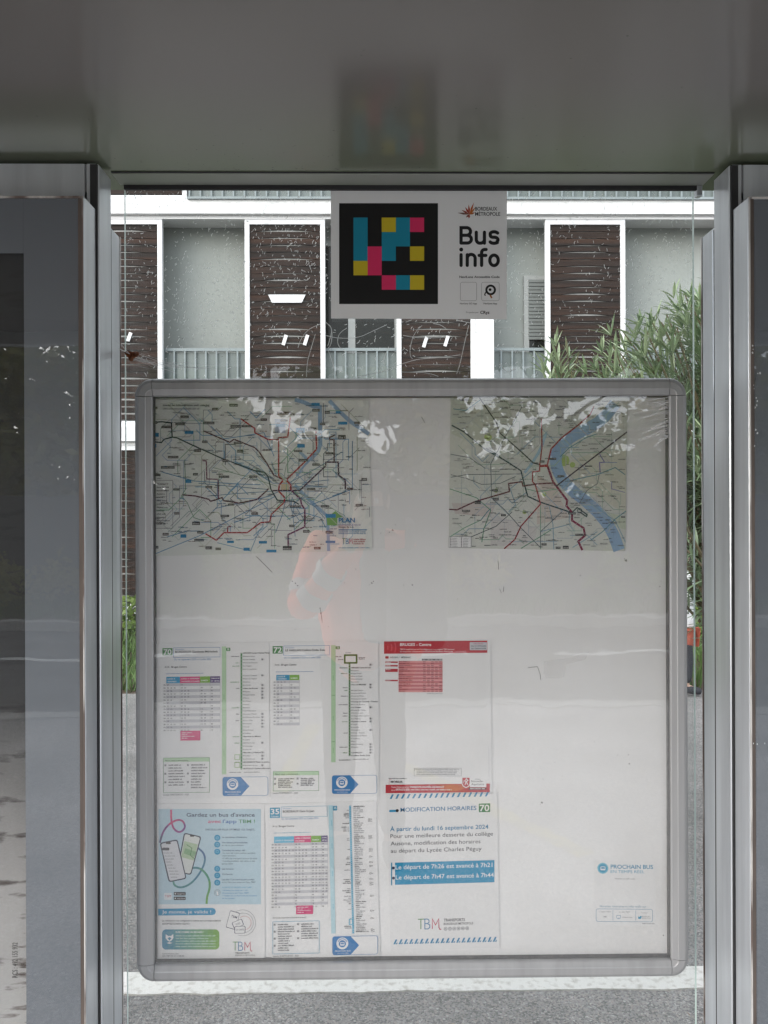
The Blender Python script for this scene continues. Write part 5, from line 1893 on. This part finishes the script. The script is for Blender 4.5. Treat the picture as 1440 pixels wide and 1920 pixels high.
def oleander(name, base, tips, label, seed):
    rg = random.Random(seed)
    root = empty(name, base, label, 'shrub', 'oleander shrubs behind the glass')
    bm = bmesh.new()
    V_, F_, V2, F2 = [], [], [], []
    base = Vector(base)
    for tip in tips:
        tip = Vector(tip)
        b0 = base + Vector((rg.uniform(-.25, .25), rg.uniform(-.2, .2), 0))
        mid = b0.lerp(tip, .55) + Vector((rg.uniform(-.1, .1), rg.uniform(-.1, .1), .18))
        P = []
        for i in range(9):
            t = i / 8
            P.append((b0 * (1 - t) + mid * t) * (1 - t) + (mid * (1 - t) + tip * t) * t)
        tube(bm, [p - base for p in P], [.014 - .011 * i / 8 for i in range(9)], 5)
        P = [p + Vector((-.05 * (i / 8) ** 2, 0, -.03 * (i / 8) ** 3)) for i, p in enumerate(P)]
        nodes = rg.randint(11, 17)
        run = P[4:]
        for q in range(nodes):
            t = q / (nodes - 1)
            f = t * (len(run) - 1)
            i = min(int(f), len(run) - 2)
            p = run[i].lerp(run[i + 1], f - i)
            ax = (run[i + 1] - run[i]).normalized()
            a0 = rg.uniform(0, 2 * PI)
            u = ax.cross(Vector((.3, .5, .1))).normalized(); v = ax.cross(u)
            for e in range(3 if t < .9 else 5):
                a = a0 + e * 2 * PI / (3 if t < .9 else 5) + rg.uniform(-.3, .3)
                sp = rg.uniform(.7, 1.4) * (1.0 - .42 * t)
                d = (ax * math.cos(sp) + (u * math.cos(a) + v * math.sin(a)) * math.sin(sp)).normalized()
                l = rg.uniform(.11, .185) * (1 - .35 * (t > .92))
                if t > .85 and rg.random() < .6:
                    lance(V2, F2, p - base, d, Vector((0, 0, 1)), l, .0145, rg.uniform(0, .2))
                else:
                    lance(V_, F_, p - base, d, Vector((0, 0, 1)), l, rg.uniform(.012, .018), rg.uniform(0, .4))
    bm_obj('stems', bm, STEM, root)
    o = mesh_obj('foliage', V_, F_, OLE, root); o = mesh_obj('young_shoots', V2, F2, OLE2, root)
    return root


rg = random.Random(31)
YO = 3.55
tips = []
for i in range(135):
    px = rg.uniform(1100, 1480)
    top = 690 - (px - 1115) * .72 if px < 1290 else 560 - (px - 1290) * .5
    py = rg.uniform(top, top + 380) if rg.random() < .75 else rg.uniform(top, top + 60)
    Yq = YO + rg.uniform(-.25, .5)
    if py > 985: continue
    tips.append(at(px, py, Yq))
for px, py in ((1283, 548), (1250, 590), (1262, 640), (1165, 618), (1220, 600), (1190, 690), (1120, 690), (1150, 650), (1296, 570)):
    tips.append(at(px, py, YO + rg.uniform(-.1, .2)))
b1 = at(1600, 960, YO + .1)
oleander('oleander_shrub', (b1.x + .1, YO + .2, 0), tips, 'large green oleander shrub with narrow leaves against the right post', 5)
tips = [at(px, py, YO + .15 + rg.uniform(-.1, .1)) for px, py in ((1062, 638), (1050, 668), (1085, 660), (1072, 690), (1040, 690), (1095, 700), (1066, 715), (1050, 740), (1090, 740))]
b2 = at(1075, 960, YO + .15)
oleander('oleander_shrub', (b2.x, b2.y, 0), tips, 'small oleander tip poking above the board frame before the shutter', 6)


def blob_tree(name, loc, h, cr, label, cat, group, seed, n, leaf, cols, trunk=True, low=1.6, gaps=()):
    rg = random.Random(seed)
    root = empty(name, loc, label, cat, group)
    bm = bmesh.new()
    cl = []
    if trunk:
        tube(bm, [(0, 0, -.1), (.05, .02, h * .2), (-.06, .05, h * .45), (.02, 0, h * .75), (.05, .05, h * .92)], [.2, .16, .12, .07, .02], 8)
    for i in range(46 if trunk else 12):
        a = rg.uniform(0, 2 * PI)
        z = rg.uniform(low, h) if trunk else rg.uniform(.1, h * .8)
        f = math.sin(PI * min(1, (z - low * .4) / (h - low * .3) * .9 + .08)) if trunk else 1.0
        rr_ = cr * max(.25, f) * rg.uniform(.35, 1.0)
        c = Vector((math.cos(a) * rr_, math.sin(a) * rr_, z))
        cl.append((c, cr * rg.uniform(.22, .48)))
        if trunk and i < 14:
            z0 = max(.5, z - rr_ * .7)
            tube(bm, [(0, 0, min(z0, h * .8)), tuple(c * .55 + Vector((0, 0, z * .35))), tuple(c)], [.06, .035, .01], 5)
    if trunk:
        bm_obj('trunk', bm, BARK, root)
    else:
        for c, r_ in cl:
            tube(bm, [(0, 0, -.05), tuple(c * .5), tuple(c)], [.02, .012, .005], 5)
        bm_obj('stems', bm, BARK, root)
    vs, fs = [], []
    for i in range(n):
        c, r_ = rg.choice(cl)
        d = Vector((rg.gauss(0, 1), rg.gauss(0, 1), rg.gauss(0, .75))).normalized() * (r_ * rg.random() ** .45)
        p = c + d
        if p.z < .05: continue
        g_ = noise.noise(Vector(((p.x + loc[0]) * 1.15, 7.7, p.z * 1.5))) + .45 * noise.noise(Vector(((p.x + loc[0]) * 3.6, 2.2, p.z * 4.2)))
        if p.x + loc[0] < 6.4 and any(z0 < p.z < z1 and g_ > th for z0, z1, th in gaps): continue
        s = leaf * rg.uniform(.6, 1.3)
        u = Vector((rg.gauss(0, 1), rg.gauss(0, 1), rg.gauss(0, .6))).normalized()
        v = u.cross(Vector((rg.gauss(0, 1), rg.gauss(0, 1), rg.gauss(0, 1)))).normalized()
        b = len(vs)
        vs += [p - u * s * .5, p + v * s * .3, p + u * s * .5, p - v * s * .3]
        fs.append((b, b + 1, b + 2, b + 3))
    mesh_obj('crown' if trunk else 'foliage', vs, fs, cols, root)
    return root


TL1 = leaf_mat('tree_leaf', (.22, .30, .08), (.10, .17, .04))
TL2 = leaf_mat('autumn_leaf', (.36, .31, .08), (.17, .22, .05))
TREES = [(-12.8, -14.4, 6.4, 3.2, TL1), (-8.6, -13.8, 6.3, 3.1, TL2), (-5.4, -14.6, 5.7, 2.7, TL1), (-2.3, -13.5, 5.2, 2.6, TL1), (.7, -14.0, 5.2, 2.5, TL2), (3.9, -13.4, 5.3, 2.7, TL1), (7.2, -14.0, 5.4, 2.8, TL2), (11.4, -14.4, 5.9, 3.1, TL1)]
nm = ['at the far left end of the row', 'second from the left in the row', 'third from the left in the row', 'fourth from the left in the row', 'fourth from the right in the row', 'third from the right in the row', 'second from the right in the row', 'at the far right end of the row']
for i, (x, y, h, cr, m) in enumerate(TREES):
    blob_tree('broadleaf_tree', (x, y, 0), h, cr, 'leafy tree across the road, ' + nm[i], 'tree', 'trees across the road', 100 + i, (15000, 15000, 14000, 11000, 11000, 11000, 13000, 14000)[i], .24, m, low=.8, gaps=((2.7, 4.5, (.9, .9, .8, -.06, .30, -.16, -.18, .0)[i]), (4.4, 7.0, (.55, .55, .6, .25, .25, .25, .3, .5)[i])))
for i in range(6):
    x = -9 + i * 3.4
    blob_tree('low_bush', (x, -10.35, 0), .95, 1.0, 'low bush before the dark fence, ' + ('first', 'second', 'third', 'fourth', 'fifth', 'sixth')[i] + ' along the verge', 'bush', 'bushes along the far verge', 200 + i, 900, .13, (TL1, TL2)[i % 2], trunk=False)
# low dark fence behind the verge
FENCE = mat('dark_fence', (.055, .058, .06), .7, var=.3, vscale=2)
fr = empty('garden_fence', (0, -11.3, 0), 'low dark fence behind the bushes across the road', 'fence')
bm = bmesh.new()
for i in range(22):
    box(bm, -16.5 + i * 1.5, -15.05 + i * 1.5, -.02, .02, .08, 1.85, bevel=.004, seg=1)
bm_obj('fence_panel', bm, FENCE, fr)
for i in range(23):
    b_ = box_obj('post', -.05, .05, -.05, .05, 0, 1.95, FENCE, fr)
    b_.location = (-16.53 + i * 1.5, 0, 0)

# low plants at the foot of the apartment building
for i, px in enumerate((230, 262, 1290, 1340)):
    p = at(px, 1170, 9.8)
    blob_tree('low_bush', (p.x, 9.75 - .25 * (i % 2), 0), .55, .5, 'low green plant at the foot of the building, ' + ('beside the left post', 'just left of the board frame', 'just right of the board frame', 'behind the right post')[i], 'bush', 'plants at the foot of the building', 300 + i, 420, .09, TL1, trunk=False)

# ================================================================== people
SKIN = mat('skin', (.50, .32, .24), .5, var=.08)
HAIR = mat('hair', (.05, .035, .025), .6, var=.3, vscale=60)
HIVIS = mat('orange_hi_vis', (1.0, .14, .025), .65, var=.05, vscale=10, bump=.3, bscale=18)
BAND = mat('grey_reflective', (.42, .43, .45), .4)
DARKCL = mat('dark_cloth', (.03, .032, .04), .8, var=.3, vscale=12)
WHITECL = mat('white_cloth', (.78, .78, .78), .8, color2=(.62, .63, .65), vscale=9, bump=.3, bscale=16)
REDCL = mat('red_cloth', (.42, .10, .06), .8, var=.2)
EYE = mat('eye_white', (.8, .8, .78), .2)
PHONE = mat('phone_black', (.02, .02, .022), .15)


def skin(name, pts, edges, rad, root, m, parent=None, off=Vector((0, 0, 0)), sub=2):
    me = bpy.data.meshes.new(name)
    me.from_pydata([tuple(Vector(p) - off) for p in pts], edges, [])
    o = bpy.data.objects.new(name, me)
    col.objects.link(o)
    md = o.modifiers.new('s', 'SKIN')
    md.use_smooth_shade = True
    for i, v in enumerate(me.skin_vertices[0].data):
        r_ = rad[i]
        v.radius = r_ if isinstance(r_, tuple) else (r_, r_)
        v.use_root = i == root
    o.modifiers.new('d', 'SUBSURF').levels = sub
    o.modifiers['d'].render_levels = sub
    dg = bpy.context.evaluated_depsgraph_get()
    nm_ = bpy.data.meshes.new_from_object(o.evaluated_get(dg))
    nm_.name = name
    o.modifiers.clear()
    o.data = nm_
    bpy.data.meshes.remove(me)
    nm_.materials.clear(); nm_.materials.append(m)
    nm_.polygons.foreach_set('use_smooth', [True] * len(nm_.polygons))
    o.parent = parent
    return o


def person(base, J, S, label, jacket_m, legs_m, band=False, hair_m=HAIR, shoes=True, hem=.0, shorts=None):
    """J: joints in world space; S: overall scale (1 = adult)"""
    root = empty('person', base, label, 'person')
    off = Vector(base)
    J = {k_: Vector(v) for k_, v in J.items()}
    face = J['face'].normalized()
    side = Vector((face.y, -face.x, 0)).normalized()     # the person's right
    hd = J['head']
    P, E_, Rd, ix = [], [], [], {}
    def add(n_, p, r_, to=None):
        ix[n_] = len(P); P.append(Vector(p)); Rd.append(r_ * S if not isinstance(r_, tuple) else tuple(q * S for q in r_))
        if to: E_.append((ix[to], ix[n_]))
    add('pelvis', J['pelvis'], (.15, .11))
    add('waist', J['pelvis'].lerp(J['chest'], .5), (.13, .10), 'pelvis')
    add('chest', J['chest'], (.16, .115), 'waist')
    add('neckb', J['chest'].lerp(hd, .5), .062, 'chest')
    add('jaw', hd + Vector((0, 0, -.075 * S)) + face * .02 * S, .066, 'neckb')
    add('skull', hd + Vector((0, 0, .005 * S)), (.082, .092), 'jaw')
    add('crown', hd + Vector((0, 0, .065 * S)) - face * .012 * S, (.066, .072), 'skull')
    add('nose', hd + face * .105 * S + Vector((0, 0, -.03 * S)), .012, 'skull')
    for s_, q in (('L', -1), ('R', 1)):
        add('sh' + s_, J['sh' + s_], .062, 'chest')
        add('el' + s_, J['el' + s_], .045, 'sh' + s_)
        add('wr' + s_, J['wr' + s_], .030, 'el' + s_)
        hv = J['hand' + s_] - J['wr' + s_]
        add('pa' + s_, J['wr' + s_] + hv * .5, (.036, .018), 'wr' + s_)
        add('hip' + s_, J['hip' + s_], .085, 'pelvis')
        add('kn' + s_, J['kn' + s_], .058, 'hip' + s_)
        add('an' + s_, J['an' + s_], .040, 'kn' + s_)
        add('to' + s_, J['an' + s_] + face * .16 * S + Vector((0, 0, -.05 * S)), (.036, .026), 'an' + s_)
        d = hv.normalized()
        curl = J['curl' + s_]
        spread = d.cross(curl).normalized()
        for f_ in range(4):
            o_ = J['wr' + s_] + hv * .85 + spread * (f_ - 1.5) * .021 * S
            l = (.068, .078, .072, .056)[f_] * S
            add('f%s%d' % (s_, f_), o_, .0095, 'pa' + s_)
            add('g%s%d' % (s_, f_), o_ + d * l * .45 + curl * l * .15, .0088, 'f%s%d' % (s_, f_))
            add('h%s%d' % (s_, f_), o_ + d * l * .6 + curl * l * .65, .0075, 'g%s%d' % (s_, f_))
        th = J['wr' + s_] + hv * .45 - spread * .034 * S
        add('t' + s_, th + d * .02 * S, .0115, 'pa' + s_)
        add('u' + s_, th + d * .05 * S + curl * .02 * S - spread * .012 * S, .0095, 't' + s_)
    skin('body', P, E_, Rd, 0, SKIN, root, off)
    # jacket and trousers
    A, Ed, Ra = [], [], []
    hemp = J['pelvis'] + Vector((0, 0, -hem))
    for p, r_ in ((hemp, (.195, .15)), (J['pelvis'].lerp(J['chest'], .5), (.18, .14)), (J['chest'], (.195, .15)), (J['chest'].lerp(hd, .36), (.085, .08))):
        A.append(p); Ra.append(tuple(q * S for q in r_))
    Ed += [(0, 1), (1, 2), (2, 3)]
    for s_ in 'LR':
        b = len(A)
        A += [J['sh' + s_], J['sh' + s_].lerp(J['el' + s_], .6), J['el' + s_], J['el' + s_].lerp(J['wr' + s_], .5), J['el' + s_].lerp(J['wr' + s_], .96)]
        Ra += [q * S for q in (.088, .076, .068, .058, .046)]
        Ed += [(2, b), (b, b + 1), (b + 1, b + 2), (b + 2, b + 3), (b + 3, b + 4)]
    skin('jacket', A, Ed, Ra, 1, jacket_m, root, off)
    if band:
        for s_ in 'LR':
            for a_, b_, t in (('sh', 'el', .62), ('el', 'wr', .2), ('el', 'wr', .48)):
                bm = bmesh.new()
                p, q = J[a_ + s_], J[b_ + s_]
                r0 = (.079 if a_ == 'sh' else .073 - .022 * t) * S
                tube(bm, [p.lerp(q, t) - off, p.lerp(q, t + .16) - off], [r0, r0 * .97], 16, caps=False)
                bm_obj('reflective_band', bm, BAND, root, True)
    if band:  # dark front added to darken the right half of the mirrored jacket
        skin('added_dark_front', [J['pelvis'] + Vector((.09, .085, .02)), J['pelvis'].lerp(J['chest'], .5) + Vector((.085, .085, 0)), J['chest'] + Vector((.08, .085, .03)), J['chest'] + Vector((.02, .035, .14))], [(0, 1), (1, 2), (2, 3)], [(.125, .11), (.115, .105), (.11, .105), (.055, .065)], 0, DARKCL, root, off)
    T, Et, Rt = [J['pelvis'] + Vector((0, 0, .03))], [], [(.165 * S, .125 * S)]
    for s_ in 'LR':
        b = len(T)
        T += [J['hip' + s_], J['kn' + s_], J['an' + s_] + Vector((0, 0, .02))]
        Rt += [q * S for q in (.105, .078, .06)]
        Et += [(0, b), (b, b + 1), (b + 1, b + 2)]
    skin('trousers', T, Et, Rt, 0, legs_m, root, off)
    if shorts:
        Q, Eq, Rq = [J['pelvis'] + Vector((0, 0, .01))], [], [(.172 * S, .135 * S)]
        for s_ in 'LR':
            b = len(Q)
            Q += [J['hip' + s_], J['hip' + s_].lerp(J['kn' + s_], .7)]
            Rq += [.118 * S, .10 * S]
            Eq += [(0, b), (b, b + 1)]
        skin('shorts', Q, Eq, Rq, 0, shorts, root, off)
    for s_ in 'LR':
        a = J['an' + s_]
        skin('shoe', [a + Vector((0, 0, -.01)) - face * .03 * S, a + face * .08 * S + Vector((0, 0, -.035 * S)), a + face * .17 * S + Vector((0, 0, -.045 * S))], [(0, 1), (1, 2)], [.056 * S, .048 * S, .04 * S], 0, DARKCL, root, off)
        bm = bmesh.new()
        bmesh.ops.create_uvsphere(bm, u_segments=10, v_segments=8, radius=.012 * S, matrix=Matrix.Translation(hd + face * .083 * S + side * (.032 if s_ == 'R' else -.032) * S + Vector((0, 0, .004 * S)) - off))
        bm_obj('eye', bm, EYE, root, True)
        bm = bmesh.new()
        bmesh.ops.create_uvsphere(bm, u_segments=10, v_segments=8, radius=1, matrix=Matrix.Translation(hd + side * (.083 if s_ == 'R' else -.083) * S + Vector((0, 0, -.012 * S)) - off) @ Matrix.Diagonal((.012 * S, .02 * S, .034 * S, 1)))
        bm_obj('ear', bm, SKIN, root, True)
    bm = bmesh.new()
    bmesh.ops.create_uvsphere(bm, u_segments=18, v_segments=12, radius=1, matrix=Matrix.Translation(hd - face * .022 * S + Vector((0, 0, .045 * S)) - off) @ Matrix.Diagonal((.093 * S, .099 * S, .088 * S, 1)))
    for v in bm.verts:
        v.co += v.co.normalized() * .004 * noise.noise(v.co * 60)
    bm_obj('hair', bm, hair_m, root, True)
    bm = bmesh.new()
    c = hd + face * .088 * S + Vector((0, 0, -.068 * S)) - off
    tube(bm, [c - side * .024 * S, c + face * .006 * S, c + side * .024 * S], [.003, .006, .003], 6)
    bm_obj('mouth', bm, mat('lips', (.42, .17, .15), .4), root, True)
    return root


# the photographer, standing behind the camera and mirrored in the board's cover
pb = (-.06, -.52, 0)
person(pb, dict(face=(.05, 1, 0), head=(-.03, -.43, 1.60), chest=(-.06, -.50, 1.28), pelvis=(-.06, -.52, .95),
                shL=(-.25, -.49, 1.40), elL=(-.31, -.27, 1.13), wrL=(-.085, -.085, 1.44), handL=(-.055, -.035, 1.50), curlL=(.7, -.2, .2),
                shR=(.12, -.50, 1.40), elR=(.17, -.56, 1.12), wrR=(.15, -.44, .90), handR=(.14, -.40, .81), curlR=(-.6, .3, 0),
                hipL=(-.15, -.52, .88), hipR=(.04, -.52, .88), knL=(-.16, -.50, .49), knR=(.06, -.48, .49), anL=(-.17, -.55, .09), anR=(.07, -.53, .09)),
       1.0, 'person in an orange high visibility jacket photographing with a phone raised in one hand', HIVIS, DARKCL, True, hem=.16)
bm = bmesh.new(); box(bm, -.037, .037, -.030, -.022, 1.415, 1.575, bevel=.004)
tag(bm_obj('phone', bm, PHONE), 'black phone held upright in one raised hand', 'phone')
bm = bmesh.new()
box(bm, .045, .30, -.40, -.27, .98, 1.40, bevel=.045, seg=3)  # added dark block, hides the right of the orange jacket in the reflection
pk = bm_obj('blocker', bm, DARKCL, None, True)
tag(pk, 'dark rucksack added on the chest, darkening the right of the mirrored figure', 'added bag')
bm = bmesh.new()
tube(bm, [(.14, -.30, 1.38), (.15, -.40, 1.49), (.15, -.52, 1.50), (.15, -.62, 1.40)], .022, 8)
bm_obj('strap', bm, DARKCL, pk)
# a child glimpsed between the board and the right post
Yc = 6.5
def C(px, py, dy=0): return at(px, py, Yc + dy)
gz = 0.0
g0 = C(1278, 1300)
person((g0.x, Yc, 0), dict(face=(1, -.25, 0), head=C(1282, 1012), chest=C(1280, 1095), pelvis=C(1279, 1180),
                          shL=C(1282, 1066, .13), elL=C(1290, 1120, .16), wrL=C(1304, 1098, .1), handL=C(1312, 1092, .06), curlL=(0, -.6, .5),
                          shR=C(1288, 1070, -.13), elR=C(1292, 1128, -.17), wrR=C(1303, 1098, -.14), handR=C(1311, 1090, -.1), curlR=(0, .6, .5),
                          hipL=C(1280, 1190, .07), hipR=C(1281, 1190, -.07), knL=C(1284, 1240, .08), knR=C(1288, 1240, -.08), anL=C(1282, 1286, .08), anR=C(1286, 1288, -.08)),
       .74, 'person in a white jacket and red bottoms, glimpsed between board and right post', WHITECL, DARKCL, False, hem=.05, shorts=REDCL)

# ================================================================== light
sun = bpy.data.lights.new('sun', 'SUN')
sun.energy = 1.5
sun.angle = R(70)
sun.color = (.985, .992, 1.0)
so = bpy.data.objects.new('sun', sun)
SUN_EL, SUN_AZ = R(19), R(226)       # azimuth from +Y, clockwise
dirv = Vector((math.sin(SUN_AZ) * math.cos(SUN_EL), math.cos(SUN_AZ) * math.cos(SUN_EL), math.sin(SUN_EL)))
so.rotation_euler = dirv.to_track_quat('Z', 'Y').to_euler()
so.location = dirv * 30
link(so)
w = bpy.data.worlds.new('World')
sc.world = w
w.use_nodes = True
nt = w.node_tree
bg = nt.nodes['Background']
sky = nt.nodes.new('ShaderNodeTexSky')
sky.sky_type = 'NISHITA'
sky.sun_disc = False
sky.sun_elevation = SUN_EL
sky.sun_rotation = SUN_AZ
sky.dust_density = 3
tc = nt.nodes.new('ShaderNodeTexCoord')
cn = nt.nodes.new('ShaderNodeTexNoise')
cn.inputs['Scale'].default_value = 2.2
cn.inputs['Detail'].default_value = 7
nt.links.new(tc.outputs['Generated'], cn.inputs['Vector'])
cr = nt.nodes.new('ShaderNodeValToRGB')
cr.color_ramp.elements[0].position = .3; cr.color_ramp.elements[0].color = (8.0, 8.35, 8.9, 1)
cr.color_ramp.elements[1].position = .75; cr.color_ramp.elements[1].color = (11.6, 12.0, 12.6, 1)
nt.links.new(cn.outputs['Fac'], cr.inputs['Fac'])
mx = nt.nodes.new('ShaderNodeMix')
mx.data_type = 'RGBA'
mx.inputs[0].default_value = .74
nt.links.new(sky.outputs['Color'], mx.inputs[6])
nt.links.new(cr.outputs['Color'], mx.inputs[7])
nt.links.new(mx.outputs[2], bg.inputs['Color'])
bg.inputs['Strength'].default_value = .10

vs_ = sc.view_settings
sc.display_settings.display_device = 'sRGB'
vs_.view_transform = 'Standard'
vs_.look = 'None'
vs_.exposure = 1.36
vs_.gamma = 1
cy = sc.cycles
cy.max_bounces = 10
cy.diffuse_bounces = 5
cy.glossy_bounces = 5
cy.transparent_max_bounces = 32
cy.caustics_reflective = False
cy.caustics_refractive = False
cy.use_denoising = True
cy.pixel_filter_type = 'BLACKMAN_HARRIS'
cy.filter_width = 1.45
cy.use_adaptive_sampling = False
cy.denoising_prefilter = 'ACCURATE'
cy.sample_clamp_indirect = 6
